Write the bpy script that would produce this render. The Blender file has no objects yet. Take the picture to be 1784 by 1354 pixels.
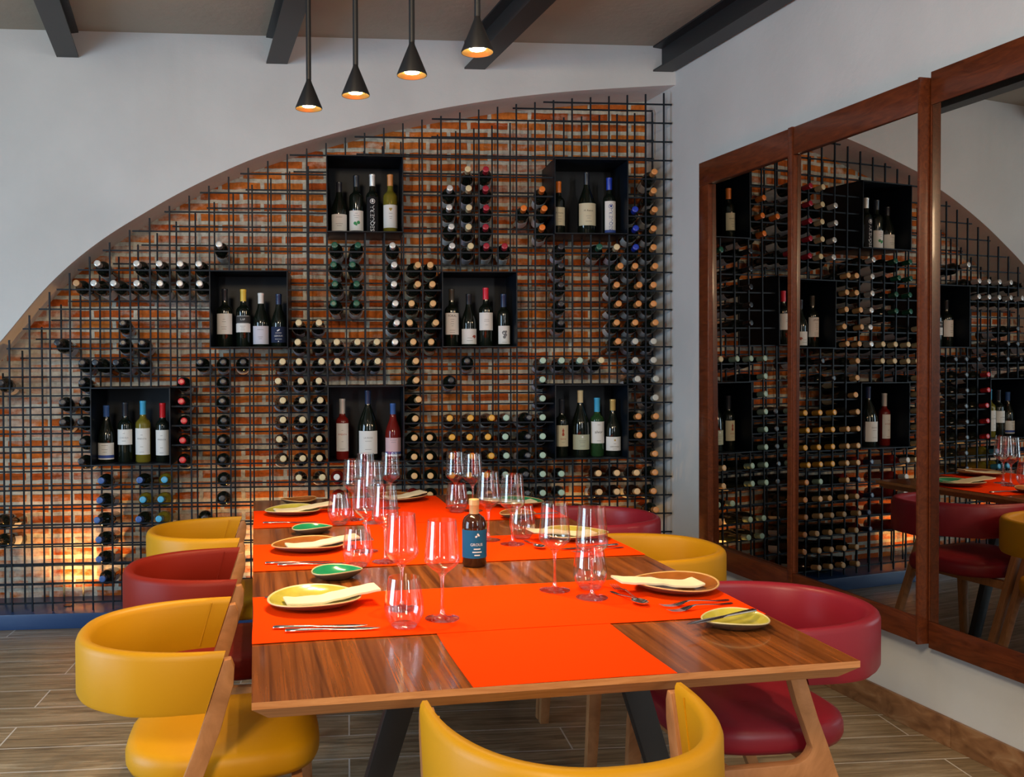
import bpy, bmesh, math, random
from math import sin, cos, pi, radians
from mathutils import Vector, Matrix

S = bpy.context.scene
COL = S.collection
random.seed(7)

# ------------------------------------------------------------ camera, world, lights, exposure
CAM_Z = 1.315
camd = bpy.data.cameras.new('camera')
cam = bpy.data.objects.new('camera', camd)
COL.objects.link(cam)
_yaw, _pit, _rol = .08838, .0164, -.0043
_f = Vector((sin(_yaw) * cos(_pit), cos(_yaw) * cos(_pit), -sin(_pit)))
_r = Vector((cos(_yaw), -sin(_yaw), 0))
_u = _r.cross(_f)
_r2, _u2 = _r * cos(_rol) + _u * sin(_rol), _u * cos(_rol) - _r * sin(_rol)
cam.matrix_world = Matrix(((_r2.x, _u2.x, -_f.x, 0), (_r2.y, _u2.y, -_f.y, 0), (_r2.z, _u2.z, -_f.z, CAM_Z), (0, 0, 0, 1)))
camd.sensor_fit = 'HORIZONTAL'
camd.sensor_width = 36
camd.lens = 1640 / 1784 * 36
camd.shift_x = (892 - 750) / 1784
camd.shift_y = (632 + 1640 * math.tan(.0164) - 677) / 1784
camd.clip_start = .05
S.camera = cam

W = bpy.data.worlds.new('world')
S.world = W
W.use_nodes = True
W.node_tree.nodes['Background'].inputs[0].default_value = (.72, .84, 1, 1)
W.node_tree.nodes['Background'].inputs[1].default_value = .08

S.view_settings.view_transform = 'Standard'
S.view_settings.look = 'None'
S.view_settings.exposure = 0
S.view_settings.gamma = 1
S.view_settings.use_curve_mapping = False
S.cycles.max_bounces = 10
S.cycles.transmission_bounces = 10
S.cycles.transparent_max_bounces = 24
S.cycles.glossy_bounces = 5
S.cycles.diffuse_bounces = 4
S.cycles.sample_clamp_indirect = 8
S.cycles.use_denoising = True

def aim(o, d):
    o.rotation_euler = Vector(d).to_track_quat('-Z', 'Y').to_euler()

def area(name, loc, d, sx, sy, power, color):
    l = bpy.data.lights.new(name, 'AREA')
    l.shape = 'RECTANGLE'
    l.size, l.size_y, l.energy, l.color = sx, sy, power, color
    o = bpy.data.objects.new(name, l)
    COL.objects.link(o)
    o.location = loc
    aim(o, d)
    return o

# daylight through the windows behind and to the left of the photographer
area('window_daylight_left', (-3.52, 1.7, 1.25), (1, .06, -.26), 1.9, 2.0, 130, (.54, .77, 1))
area('window_daylight_rear', (2.25, -1.5, 1.95), (-.5, 1, -.12), .22, 1.8, 38, (.94, .97, 1))
area('window_daylight_rear', (-1.5, -2.4, 1.7), (.3, 1, -.1), .22, 2.0, 20, (.80, .91, 1))
# added unseen warm fill aimed at the right wall, then a warm ceiling lamp
area('warm_fill_light', (-.9, -.7, 2.75), (2.9, 3.1, -2.2), .6, .6, 105, (1, .76, .50))
wl = bpy.data.lights.new('ceiling_lamp_light', 'POINT')
wl.energy, wl.color, wl.shadow_soft_size = 24, (1, .76, .48), .12
wo = bpy.data.objects.new('ceiling_lamp_light', wl)
COL.objects.link(wo)
wo.location = (1.45, .75, 2.35)

# ------------------------------------------------------------ helpers
class MB:
    def __init__(s):
        s.v, s.f, s.m = [], [], []

    def add(s, vs, fs, mi=0, M=None):
        o = len(s.v)
        s.v += [tuple(M @ Vector(p)) if M else tuple(p) for p in vs]
        s.f += [tuple(i + o for i in q) for q in fs]
        s.m += [mi] * len(fs)
        return s

    def box(s, x0, x1, y0, y1, z0, z1, mi=0, M=None):
        vs = [(x, y, z) for z in (z0, z1) for y in (y0, y1) for x in (x0, x1)]
        return s.add(vs, [(0, 2, 3, 1), (4, 5, 7, 6), (0, 1, 5, 4), (2, 6, 7, 3), (0, 4, 6, 2), (1, 3, 7, 5)], mi, M)

    def lathe(s, prof, n=24, mi=0, M=None, sx=1, sy=1, wob=None):
        vs, fs = [], []
        for j, (r, z) in enumerate(prof):
            for i in range(n):
                a = 2 * pi * i / n
                k = wob(a, r, z) if wob else (1, 0)
                vs.append((r * cos(a) * sx * k[0], r * sin(a) * sy * k[0], z + k[1]))
        for j in range(len(prof) - 1):
            for i in range(n):
                k = (i + 1) % n
                fs.append((j * n + i, j * n + k, j * n + n + k, j * n + n + i))
        if prof[0][0] > 1e-5:
            fs.append(tuple(range(n))[::-1])
        if prof[-1][0] > 1e-5:
            fs.append(tuple((len(prof) - 1) * n + i for i in range(n)))
        return s.add(vs, fs, mi, M)

    def shell(s, prof, n=32, mi=0, M=None):           # open lathe, no caps
        vs, fs = [], []
        for r, z in prof:
            vs += [(r * cos(2 * pi * i / n), r * sin(2 * pi * i / n), z) for i in range(n)]
        for j in range(len(prof) - 1):
            for i in range(n):
                k = (i + 1) % n
                fs.append((j * n + i, j * n + k, j * n + n + k, j * n + n + i))
        return s.add(vs, fs, mi, M)

    def prism(s, poly, a, b, mi=0, M=None, ax='z'):     # polygon extruded from a to b along ax
        def P(p, h):
            return {'z': (p[0], p[1], h), 'y': (p[0], h, p[1]), 'x': (h, p[0], p[1])}[ax]
        n = len(poly)
        vs = [P(p, a) for p in poly] + [P(p, b) for p in poly]
        fs = [tuple(range(n))[::-1], tuple(range(n, 2 * n))] + [(i, (i + 1) % n, n + (i + 1) % n, n + i) for i in range(n)]
        return s.add(vs, fs, mi, M)

    def rod(s, p, q, w, h=None, mi=0):                # square bar p -> q
        p, q = Vector(p), Vector(q)
        d = (q - p).normalized()
        a = d.cross(Vector((0, 1, 0))) if abs(d.y) < .9 else d.cross(Vector((1, 0, 0)))
        a.normalize()
        b = d.cross(a)
        h = h or w
        vs = [e + a * i * w / 2 + b * j * h / 2 for e in (p, q) for i, j in ((-1, -1), (1, -1), (1, 1), (-1, 1))]
        return s.add(vs, [(3, 2, 1, 0), (4, 5, 6, 7), (0, 1, 5, 4), (1, 2, 6, 5), (2, 3, 7, 6), (3, 0, 4, 7)], mi)

    def sweep(s, secs, closed=True, mi=0, caps=True):   # list of equal rings
        n = len(secs[0])
        vs = [p for r in secs for p in r]
        fs = []
        for j in range(len(secs) - 1):
            for i in range(n if closed else n - 1):
                k = (i + 1) % n
                fs.append((j * n + i, j * n + k, j * n + n + k, j * n + n + i))
        if caps:
            fs += [tuple(range(n))[::-1], tuple((len(secs) - 1) * n + i for i in range(n))]
        return s.add(vs, fs, mi)

    def mesh(s, name, mats, smooth=True, bevel=0, angle=40):
        me = bpy.data.meshes.new(name)
        me.from_pydata(s.v, [], s.f)
        for m in (mats if isinstance(mats, (list, tuple)) else [mats]):
            me.materials.append(m)
        me.polygons.foreach_set('material_index', s.m)
        bm = bmesh.new()
        bm.from_mesh(me)
        if bevel:
            bmesh.ops.remove_doubles(bm, verts=bm.verts, dist=1e-6)
            ed = [e for e in bm.edges if len(e.link_faces) == 2 and e.calc_face_angle(0) > radians(35)]
            bmesh.ops.bevel(bm, geom=ed, offset=bevel, segments=2, affect='EDGES', profile=.6, clamp_overlap=True)
        bmesh.ops.recalc_face_normals(bm, faces=bm.faces)
        if smooth:
            for f in bm.faces:
                f.smooth = True
            for e in bm.edges:
                e.smooth = not (len(e.link_faces) == 2 and e.calc_face_angle(0) > radians(angle))
        bm.to_mesh(me)
        bm.free()
        return me

    def build(s, name, mats, parent=None, **k):
        return obj(name, s.mesh(name, mats, **k), parent)

def obj(name, me, parent=None):
    o = bpy.data.objects.new(name, me)
    COL.objects.link(o)
    if parent:
        o.parent = parent
    return o

def tag(o, label=None, cat=None, group=None, kind=None):
    for k, v in (('label', label), ('category', cat), ('group', group), ('kind', kind)):
        if v:
            o[k] = v
    return o

def thing(name, label, cat, loc=(0, 0, 0), rz=0, group=None, rot=None):
    o = bpy.data.objects.new(name, None)
    o.empty_display_size = .05
    COL.objects.link(o)
    o.location = loc
    o.rotation_euler = rot or (0, 0, rz)
    return tag(o, label, cat, group)

def dup(src, label, loc, rz=0, group=None, rot=None):
    """a copy of a thing with copies of its parts and sub-parts"""
    def rec(o, par):
        c = o.copy()
        COL.objects.link(c)
        c.parent = par
        for ch in o.children:
            rec(ch, c)
        return c
    c = rec(src, None)
    c.location = loc
    c.rotation_euler = rot or (0, 0, rz)
    return tag(c, label, None, group)

# ------------------------------------------------------------ materials
def mat(name, col=(.5, .5, .5), rough=.5, metal=0, spec=.5, coat=0, sheen=0, emit=None, es=0, trans=0, ior=1.5, subs=0):
    m = bpy.data.materials.new(name)
    m.use_nodes = True
    b = m.node_tree.nodes['Principled BSDF']
    b.inputs['Base Color'].default_value = (*col, 1)
    b.inputs['Roughness'].default_value = rough
    b.inputs['Metallic'].default_value = metal
    b.inputs['Specular IOR Level'].default_value = spec
    b.inputs['Coat Weight'].default_value = coat
    b.inputs['Coat Roughness'].default_value = .08
    b.inputs['Sheen Weight'].default_value = sheen
    b.inputs['Transmission Weight'].default_value = trans
    b.inputs['IOR'].default_value = ior
    if emit:
        b.inputs['Emission Color'].default_value = (*emit, 1)
        b.inputs['Emission Strength'].default_value = es
    return m

class NT:
    def __init__(s, m):
        s.t = m.node_tree
        s.b = s.t.nodes['Principled BSDF']

    def n(s, typ, ins=None, **props):
        x = s.t.nodes.new(typ)
        for k, v in props.items():
            setattr(x, k, v)
        for k, v in (ins or {}).items():
            if isinstance(v, tuple) and len(v) == 2 and hasattr(v[0], 'outputs'):
                s.t.links.new(v[0].outputs[v[1]], x.inputs[k])
            else:
                x.inputs[k].default_value = v
        return x

    def link(s, a, o, key):
        s.t.links.new(a.outputs[o], s.b.inputs[key])

    def coords(s, scale=(1, 1, 1), rot=(0, 0, 0), src='Object'):
        c = s.n('ShaderNodeTexCoord')
        return s.n('ShaderNodeMapping', {'Vector': (c, src), 'Scale': scale, 'Rotation': rot})

    def ramp(s, fac, stops):
        r = s.n('ShaderNodeValToRGB', {'Fac': fac})
        e = r.color_ramp.elements
        while len(e) < len(stops):
            e.new(.5)
        for i, (p, c) in enumerate(stops):
            e[i].position = p
            e[i].color = (*c, 1)
        return r

    def bump(s, fac, strength=.3, dist=.01, normal=None):
        ins = {'Height': fac, 'Strength': strength, 'Distance': dist}
        if normal:
            ins['Normal'] = normal
        b = s.n('ShaderNodeBump', ins)
        s.link(b, 'Normal', 'Normal')
        return b

def plaster(name, col, bs=.25):
    m = mat(name, col, .85)
    t = NT(m)
    c = t.coords()
    n1 = t.n('ShaderNodeTexNoise', {'Vector': (c, 0), 'Scale': 2.2, 'Detail': 4})
    r = t.ramp((n1, 'Fac'), [(.3, tuple(x * .93 for x in col)), (.7, tuple(min(1, x * 1.05) for x in col))])
    t.link(r, 'Color', 'Base Color')
    n2 = t.n('ShaderNodeTexNoise', {'Vector': (c, 0), 'Scale': 26, 'Detail': 5, 'Roughness': .6})
    t.bump((n2, 'Fac'), bs, .006)
    return m

def wood(name, dark, light, scale, rough=.4, coat=0, rot=(0, 0, 0), spec=.4, bs=.05, dist=2.5, stops=(.25, .5, .75)):
    m = mat(name, light, rough, spec=spec, coat=coat)
    t = NT(m)
    c = t.coords(scale, rot)
    n = t.n('ShaderNodeTexNoise', {'Vector': (c, 0), 'Scale': 1, 'Detail': 7, 'Roughness': .62, 'Distortion': dist})
    mid = tuple((a + b) / 2 for a, b in zip(dark, light))
    r = t.ramp((n, 'Fac'), list(zip(stops, (dark, mid, light))))
    t.link(r, 'Color', 'Base Color')
    t.bump((n, 'Fac'), bs, .002)
    return m

M = {}
M['wall'] = plaster('white_plaster', (.55, .575, .585))
M['niche'] = plaster('niche_plaster', (.74, .73, .72), .3)
M['concrete'] = plaster('board_marked_concrete', (.33, .31, .255), .5)
M['steel_beam'] = mat('dark_painted_beam', (.018, .019, .021), .45)
M['bar'] = mat('blue_black_steel_rod', (.0045, .010, .018), .5, spec=.22)
M['boxsteel'] = mat('blackened_steel_sheet', (.003, .0065, .012), .45, spec=.25)
M['plinth'] = mat('dark_blue_plinth_paint', (.013, .045, .14), .3)
M['beech'] = wood('oiled_beech', (.30, .125, .043), (.52, .235, .092), (7, 60, 7), .38)
M['edge'] = wood('table_edge_wood', (.36, .13, .035), (.60, .28, .11), (4, 60, 60), .34, coat=.2)
M['walnut'] = wood('walnut_veneer', (.086, .022, .004), (.34, .096, .017), (46, 1.1, 8), .2, coat=.4, dist=.6, stops=(.34, .5, .66), bs=.008)
M['mahogany'] = wood('mahogany_frame', (.045, .009, .003), (.15, .034, .009), (5, 30, 30), .32, coat=.2, bs=.03)
M['yellow'] = mat('mustard_leather', (.52, .245, .003), .45, spec=.28)
M['crimson'] = mat('crimson_leather', (.24, .010, .022), .40, spec=.4)
M['russet'] = mat('russet_leather', (.19, .010, .003), .5, spec=.2)
M['orange'] = mat('orange_table_runner', (.93, .046, .0), .95, spec=.04)
M['metalblack'] = mat('black_powder_coat', (.010, .010, .011), .42)
M['gold'] = mat('brushed_gold_reflector', (1, .70, .25), .5, 1)
M['cutlery'] = mat('polished_cutlery_steel', (.72, .70, .68), .14, 1)
M['napkin'] = mat('cream_linen', (.74, .66, .47), .9, spec=.2)
M['mirror'] = mat('silvered_mirror', (.53, .485, .43), 0.0, 1)
for nm in ('yellow', 'crimson', 'russet'):
    t = NT(M[nm])
    n = t.n('ShaderNodeTexNoise', {'Vector': (t.coords(), 0), 'Scale': 260, 'Detail': 3})
    t.bump((n, 'Fac'), .12, .001)
t = NT(M['orange'])
wv = t.n('ShaderNodeTexNoise', {'Vector': (t.coords((900, 900, 900)), 0), 'Scale': 1, 'Detail': 2})
t.bump((wv, 'Fac'), .2, .001)

# brick with thick smeared mortar
m = M['brick'] = mat('old_brick', (.4, .1, .03), .85, spec=.25)
t = NT(m)
tc = t.n('ShaderNodeTexCoord')
sx = t.n('ShaderNodeSeparateXYZ', {'Vector': (tc, 'Object')})
cx = t.n('ShaderNodeCombineXYZ', {'X': (sx, 'X'), 'Y': (sx, 'Z')})
wn = t.n('ShaderNodeTexNoise', {'Vector': (cx, 0), 'Scale': 9, 'Detail': 3})
wv = t.n('ShaderNodeVectorMath', {0: (wn, 'Color'), 1: (.5, .5, .5)}, operation='SUBTRACT')
ws = t.n('ShaderNodeVectorMath', {0: (wv, 0), 'Scale': .018}, operation='SCALE')
wa = t.n('ShaderNodeVectorMath', {0: (cx, 0), 1: (ws, 0)}, operation='ADD')
bt = t.n('ShaderNodeTexBrick', {'Vector': (wa, 0), 'Color1': (.50, .092, .012, 1), 'Color2': (.72, .22, .035, 1), 'Mortar': (.64, .62, .52, 1), 'Scale': 1,
                                'Mortar Size': .012, 'Mortar Smooth': .25, 'Bias': -.1, 'Brick Width': .225, 'Row Height': .0575})
bt.offset = .5
n1 = t.n('ShaderNodeTexNoise', {'Vector': (cx, 0), 'Scale': 1.4, 'Detail': 3})
n2 = t.n('ShaderNodeTexNoise', {'Vector': (cx, 0), 'Scale': 34, 'Detail': 5, 'Roughness': .7})
sm = t.n('ShaderNodeMapping', {'Vector': (cx, 0), 'Scale': (5, 17.4, 1)})
n3 = t.n('ShaderNodeTexNoise', {'Vector': (sm, 0), 'Scale': 1, 'Detail': 3})
ad = t.n('ShaderNodeMath', {0: (n1, 'Fac'), 1: (n3, 'Fac')}, operation='ADD')
ad2 = t.n('ShaderNodeMath', {0: (n2, 'Fac'), 1: .35}, operation='MULTIPLY')
ad3 = t.n('ShaderNodeMath', {0: (ad, 0), 1: (ad2, 0)}, operation='ADD')
# more lime wash low on the left, as the wall shows
gx = t.n('ShaderNodeMath', {0: (sx, 'X'), 1: -.045}, operation='MULTIPLY')
ad4 = t.n('ShaderNodeMath', {0: (ad3, 0), 1: (gx, 0)}, operation='ADD')
rw = t.ramp((ad4, 0), [(1.21 / 2, (0, 0, 0)), (1.44 / 2, (1, 1, 1))])
hf = t.n('ShaderNodeMath', {0: (ad4, 0), 1: .5}, operation='MULTIPLY')
t.t.links.new(hf.outputs[0], rw.inputs[0])
wf = t.n('ShaderNodeMath', {0: (rw, 0), 1: .8}, operation='MULTIPLY')
mx = t.n('ShaderNodeMix', {0: (wf, 0), 6: (bt, 'Color'), 7: (.60, .56, .48, 1)}, data_type='RGBA')
dk = t.ramp((n2, 'Fac'), [(.3, (.62, .6, .58)), (.62, (1.08, 1.08, 1.08))])
ml = t.n('ShaderNodeMix', {0: 1.0, 6: (mx, 2), 7: (dk, 0)}, data_type='RGBA', blend_type='MULTIPLY')
t.link(ml, 2, 'Base Color')
inv = t.n('ShaderNodeMath', {0: 1.0, 1: (bt, 'Fac')}, operation='SUBTRACT')
hh = t.n('ShaderNodeMath', {0: (n2, 'Fac'), 1: (inv, 0)}, operation='ADD')
t.bump((hh, 0), .55, .006)

# wood-look floor planks laid along the wine wall
def planks(name, c1, c2, c3, rough=.33):
    m = mat(name, c1, rough, spec=.5)
    t = NT(m)
    c = t.coords()
    bt = t.n('ShaderNodeTexBrick', {'Vector': (c, 0), 'Color1': (.0, .0, .0, 1), 'Color2': (1, 1, 1, 1), 'Mortar': (.5, .5, .5, 1), 'Scale': 1, 'Mortar Size': .0028,
                                    'Mortar Smooth': .1, 'Bias': 0, 'Brick Width': 1.2, 'Row Height': .195})
    bt.offset = .37
    off = t.n('ShaderNodeVectorMath', {0: (bt, 'Color'), 'Scale': 7.0}, operation='SCALE')
    ad = t.n('ShaderNodeVectorMath', {0: (c, 0), 1: (off, 0)}, operation='ADD')
    mp = t.n('ShaderNodeMapping', {'Vector': (ad, 0), 'Scale': (2.2, 34, 1)})
    n = t.n('ShaderNodeTexNoise', {'Vector': (mp, 0), 'Scale': 1, 'Detail': 8, 'Roughness': .7, 'Distortion': 1.0})
    r = t.ramp((n, 'Fac'), [(.32, c1), (.5, c2), (.68, c3)])
    mx = t.n('ShaderNodeMix', {0: (bt, 'Fac'), 6: (r, 0), 7: (.58, .54, .48, 1)}, data_type='RGBA')
    t.link(mx, 2, 'Base Color')
    rr = t.ramp((n, 'Fac'), [(.3, (.42, .42, .42)), (.7, (.24, .24, .24))])
    t.link(rr, 0, 'Roughness')
    iv = t.n('ShaderNodeMath', {0: (n, 'Fac'), 1: (bt, 'Fac')}, operation='SUBTRACT')
    t.bump((iv, 0), .25, .003)
    return m
M['floor'] = planks('wood_look_tile', (.105, .072, .040), (.26, .19, .108), (.43, .35, .24))
m = M['skirt'] = mat('brown_skirting_tile', (.24, .11, .045), .45)
t = NT(m)
n = t.n('ShaderNodeTexNoise', {'Vector': (t.coords((6, 6, 14)), 0), 'Scale': 1.6, 'Detail': 6, 'Distortion': 1})
r = t.ramp((n, 'Fac'), [(.3, (.13, .055, .02)), (.55, (.25, .12, .05)), (.75, (.36, .22, .11))])
t.link(r, 0, 'Base Color')

# thin-walled clear glass for bowls and tumblers, solid glass for stems and feet
m = M['thinglass'] = bpy.data.materials.new('thin_clear_glass')
m.use_nodes = True
nt = m.node_tree
nt.nodes.clear()
out = nt.nodes.new('ShaderNodeOutputMaterial')
tr = nt.nodes.new('ShaderNodeBsdfTransparent')
tr.inputs[0].default_value = (.985, .985, .985, 1)
gl = nt.nodes.new('ShaderNodeBsdfGlossy')
gl.inputs['Roughness'].default_value = .015
fr = nt.nodes.new('ShaderNodeLayerWeight')
fr.inputs['Blend'].default_value = .5
mxs = nt.nodes.new('ShaderNodeMixShader')
cr = nt.nodes.new('ShaderNodeMath')
cr.operation = 'MULTIPLY_ADD'
cr.inputs[1].default_value = .62
cr.inputs[2].default_value = .10
pw = nt.nodes.new('ShaderNodeMath')
pw.operation = 'POWER'
pw.inputs[1].default_value = 3.2
nt.links.new(fr.outputs['Facing'], pw.inputs[0])
nt.links.new(pw.outputs[0], cr.inputs[0])
nt.links.new(cr.outputs[0], mxs.inputs[0])
nt.links.new(tr.outputs[0], mxs.inputs[1])
nt.links.new(gl.outputs[0], mxs.inputs[2])
nt.links.new(mxs.outputs[0], out.inputs[0])
M['stemglass'] = m.copy()
M['stemglass'].name = 'clear_glass_stem'
for nd in M['stemglass'].node_tree.nodes:
    if nd.type == 'MATH' and nd.operation == 'MULTIPLY_ADD':
        nd.inputs[2].default_value = .28
M['glass'] = mat('solid_clear_glass', (1, 1, 1), 0, trans=1, ior=1.5)

def dark_bottle(name, col):
    return mat(name, col, .07, spec=.6)
BG = {'dark': dark_bottle('black_green_bottle_glass', (.006, .009, .006)), 'brown': dark_bottle('brown_bottle_glass', (.016, .007, .004)),
      'straw': mat('white_wine_in_clear_glass', (.30, .25, .03), .05, trans=.5, ior=1.4), 'rose': mat('rose_wine_in_clear_glass', (.22, .016, .012), .05, trans=.3, ior=1.4),
      'green': mat('green_bottle_glass', (.03, .09, .03), .05, trans=.4, ior=1.4), 'amber': mat('dark_amber_bottle', (.035, .010, .004), .06, spec=.6)}
def capm(name, c, r=.35, metal=.0):
    return mat(name, c, r, metal, .5)
CAP = {'W': ('silver', capm('silver_capsule', (.66, .68, .68), .3, .35)), 'T': ('tan', capm('tan_capsule', (.5, .3, .14))), 'K': ('black', capm('black_capsule', (.016, .019, .028), .3)),
       'R': ('red', capm('red_capsule', (.55, .012, .02), .3)), 'B': ('blue', capm('blue_capsule', (.04, .11, .34), .3)), 'C': ('sky-blue', capm('sky_blue_capsule', (.05, .36, .62), .35)),
       'G': ('green', capm('green_capsule', (.008, .10, .06), .3)), 'Y': ('cream', capm('cream_capsule', (.66, .56, .33), .4)), 'Q': ('white', capm('white_capsule', (.74, .74, .72), .4)),
       'U': ('navy', capm('navy_capsule', (.02, .035, .09), .3)), 'A': ('amber', capm('amber_capsule', (.66, .40, .17), .4)), 'O': ('gold', capm('gold_capsule', (.72, .36, .035), .35)),
       'M': ('mint', capm('mint_capsule', (.36, .53, .43), .4)), 'N': ('copper', capm('copper_capsule', (.62, .26, .075), .35)), 'L': ('peach', capm('peach_capsule', (.74, .48, .24), .4)),
       'S': ('grey', capm('grey_capsule', (.45, .46, .42), .45)), 'V': ('wine-red', capm('wine_red_capsule', (.36, .012, .035), .3)), 'D': ('royal-blue', capm('royal_blue_capsule', (.012, .04, .42), .3)),
       'J': ('orange', capm('orange_capsule', (.75, .19, .02), .35))}
LAB = {k: mat('label_' + k, c, .75, spec=.2) for k, c in dict(white=(.72, .72, .70), cream=(.60, .56, .40), lilac=(.58, .58, .66), navy=(.02, .03, .07), blue=(.012, .10, .21), black=(.01, .01, .012),
                                                               pink=(.66, .45, .48), stripe=(.04, .06, .22), sage=(.42, .45, .33)).items()}
INK = {k: mat('ink_' + k, c, .7) for k, c in dict(grey=(.16, .16, .17), black=(.03, .03, .03), white=(.75, .75, .75), red=(.4, .05, .03), gold=(.42, .28, .06), green=(.03, .25, .08), blue=(.03, .07, .3), rust=(.35, .06, .03)).items()}

TZ = .713                                   # table top height
WALL_Y = 4.838                              # face of the white wall
GY, BY = 4.856, 5.045                       # front and back rod grids
BRICK_Y = 5.157
TANW = math.tan(.170)
def X(k): return 1.671 - .0984 * k            # upright rods, counted from the corner
def Z(r): return 1.394 - .0983 * r            # level rods, counted down
def WX(y): return 1.728 + TANW * (WALL_Y - y)   # right wall

# ------------------------------------------------------------ the room
ARCH = [(-2.16, -.05), (-2.15, .35), (-2.10, .72), (-2.0, 1.02), (-1.87, 1.245), (-1.713, 1.424), (-1.629, 1.529), (-1.503, 1.686), (-1.377, 1.809), (-1.265, 1.901), (-1.152, 1.982), (-1.04, 2.051),
        (-.87, 2.156), (-.699, 2.245), (-.499, 2.34), (-.297, 2.415), (-.006, 2.502), (.287, 2.58), (.583, 2.642), (.883, 2.692), (1.185, 2.728), (1.491, 2.752), (1.728, 2.769)]
def arch_z(x):
    for (a, b), (c, d) in zip(ARCH, ARCH[1:]):
        if a <= x <= c:
            return b + (d - b) * (x - a) / (c - a)
    return ARCH[0][1] if x < ARCH[0][0] else ARCH[-1][1]
def arch_x(z):
    for (a, b), (c, d) in zip(ARCH, ARCH[1:]):
        if b <= z <= d:
            return a + (c - a) * (z - b) / (d - b)
    return 9 if z > 2.76 else ARCH[0][0]

CZ = 2.97
def structure(mb, name, m, **k):
    o = mb.build(name, m, **k)
    o['kind'] = 'structure'
    return o
fine = []
for (a, b), (c, d) in zip(ARCH, ARCH[1:]):
    fine += [(a + (c - a) * i / 4, b + (d - b) * i / 4) for i in range(4)]
fine.append(ARCH[-1])
# smooth the polyline of the arch
for _ in range(6):
    fine = [fine[0]] + [((p[0] + 2 * q[0] + r[0]) / 4, (p[1] + 2 * q[1] + r[1]) / 4) for p, q, r in zip(fine, fine[1:], fine[2:])] + [fine[-1]]
mb = MB()
SHX, DEP = -.035, BRICK_Y - WALL_Y
n = len(fine)
vs = [(x, WALL_Y, z) for x, z in fine] + [(x if i else -3.6, WALL_Y, CZ if i else CZ) for i, (x, z) in enumerate(fine)]
fs = [(i, i + 1, n + i + 1, n + i) for i in range(n - 1)]
vs += [(-3.6, WALL_Y, -.05)]
fs.append((0, n, 2 * n))
mb.add(vs, fs)
mb.add([(x, WALL_Y, z) for x, z in fine] + [(x + SHX, BRICK_Y + .06, z) for x, z in fine], [(i, i + 1, n + i + 1, n + i) for i in range(n - 1)], 1)
# back side, so the wall is solid
mb.box(-3.6, 1.9, BRICK_Y + .06, BRICK_Y + .12, -.05, CZ, 1)
structure(mb, 'wall_back', [M['wall'], M['niche']], angle=35)
structure(MB().box(-2.3, 1.74, BRICK_Y, BRICK_Y + .05, 0, 2.84), 'wall_niche', M['brick'], smooth=False)
mb = MB().prism([(WX(BRICK_Y + .12), BRICK_Y + .12), (WX(-.6), -.6), (WX(-.6) + .15, -.6), (WX(BRICK_Y + .12) + .15, BRICK_Y + .12)], -.05, CZ)
structure(mb, 'wall_right', M['wall'], smooth=False)
mb = MB()
wy0, wy1, wz0, wz1 = .70, 2.70, .22, 2.28
mb.box(-3.75, -3.6, -.8, wy0, -.05, CZ).box(-3.75, -3.6, wy1, 5.3, -.05, CZ).box(-3.75, -3.6, wy0, wy1, -.05, wz0).box(-3.75, -3.6, wy0, wy1, wz1, CZ)
structure(mb, 'wall_left', M['wall'], smooth=False)
mb = MB().box(-3.70, -3.595, wy0, wy0 + .05, wz0, wz1).box(-3.70, -3.595, wy1 - .05, wy1, wz0, wz1).box(-3.70, -3.595, wy0 + .05, wy1 - .05, wz0, wz0 + .05).box(-3.70, -3.595, wy0 + .05, wy1 - .05, wz1 - .05, wz1).box(-3.69, -3.61, 1.68, 1.72, wz0 + .05, wz1 - .05)
structure(mb, 'window_1', M['steel_beam'], smooth=False)
structure(MB().box(-3.8, 3.1, -.8, 5.3, -.1, 0), 'floor', M['floor'], smooth=False)
structure(MB().box(-3.8, 3.1, -.8, 5.3, CZ, CZ + .1), 'ceiling', M['concrete'], smooth=False)
mb = MB()
y = 4.80
while y > -.3:
    y2 = y - .597
    mb.prism([(WX(y) - .0005, y), (WX(y2) - .0005, y2), (WX(y2) - .014, y2), (WX(y) - .014, y)], 0, .098)
    y = y2 - .003
structure(mb, 'baseboard_right', M['skirt'], bevel=.0015)
mb = MB().prism([(-2.6, 4.80), (WX(4.80) - .001, 4.80), (WX(4.838) - .001, 4.838), (1.672, BRICK_Y), (-2.6, BRICK_Y)], 0, .076)
structure(mb, 'trim_1', M['plinth'], bevel=.003)
for bx, z0 in ((-1.372, 2.838), (-.345, 2.83), (.664, 2.826), (1.66, 2.836)):
    mb = MB()
    w, tf = .053, .009
    prof = [(-w, z0), (w, z0), (w, z0 + tf), (.006, z0 + tf + .006), (.006, CZ - tf - .006), (w, CZ - tf), (w, CZ - .0005), (-w, CZ - .0005), (-w, CZ - tf), (-.006, CZ - tf - .006), (-.006, z0 + tf + .006), (-w, z0 + tf)]
    L0, L1 = WALL_Y - .0005, -.5
    n = len(prof)
    vs = [(bx + x, L0, z) for x, z in prof] + [(bx + x + TANW * (L0 - L1), L1, z) for x, z in prof]
    mb.add(vs, [tuple(range(n)), tuple(range(n, 2 * n))[::-1]] + [(i, n + i, n + (i + 1) % n, (i + 1) % n) for i in range(n)])
    structure(mb, 'ceiling_beam', M['steel_beam'], smooth=False)

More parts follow.
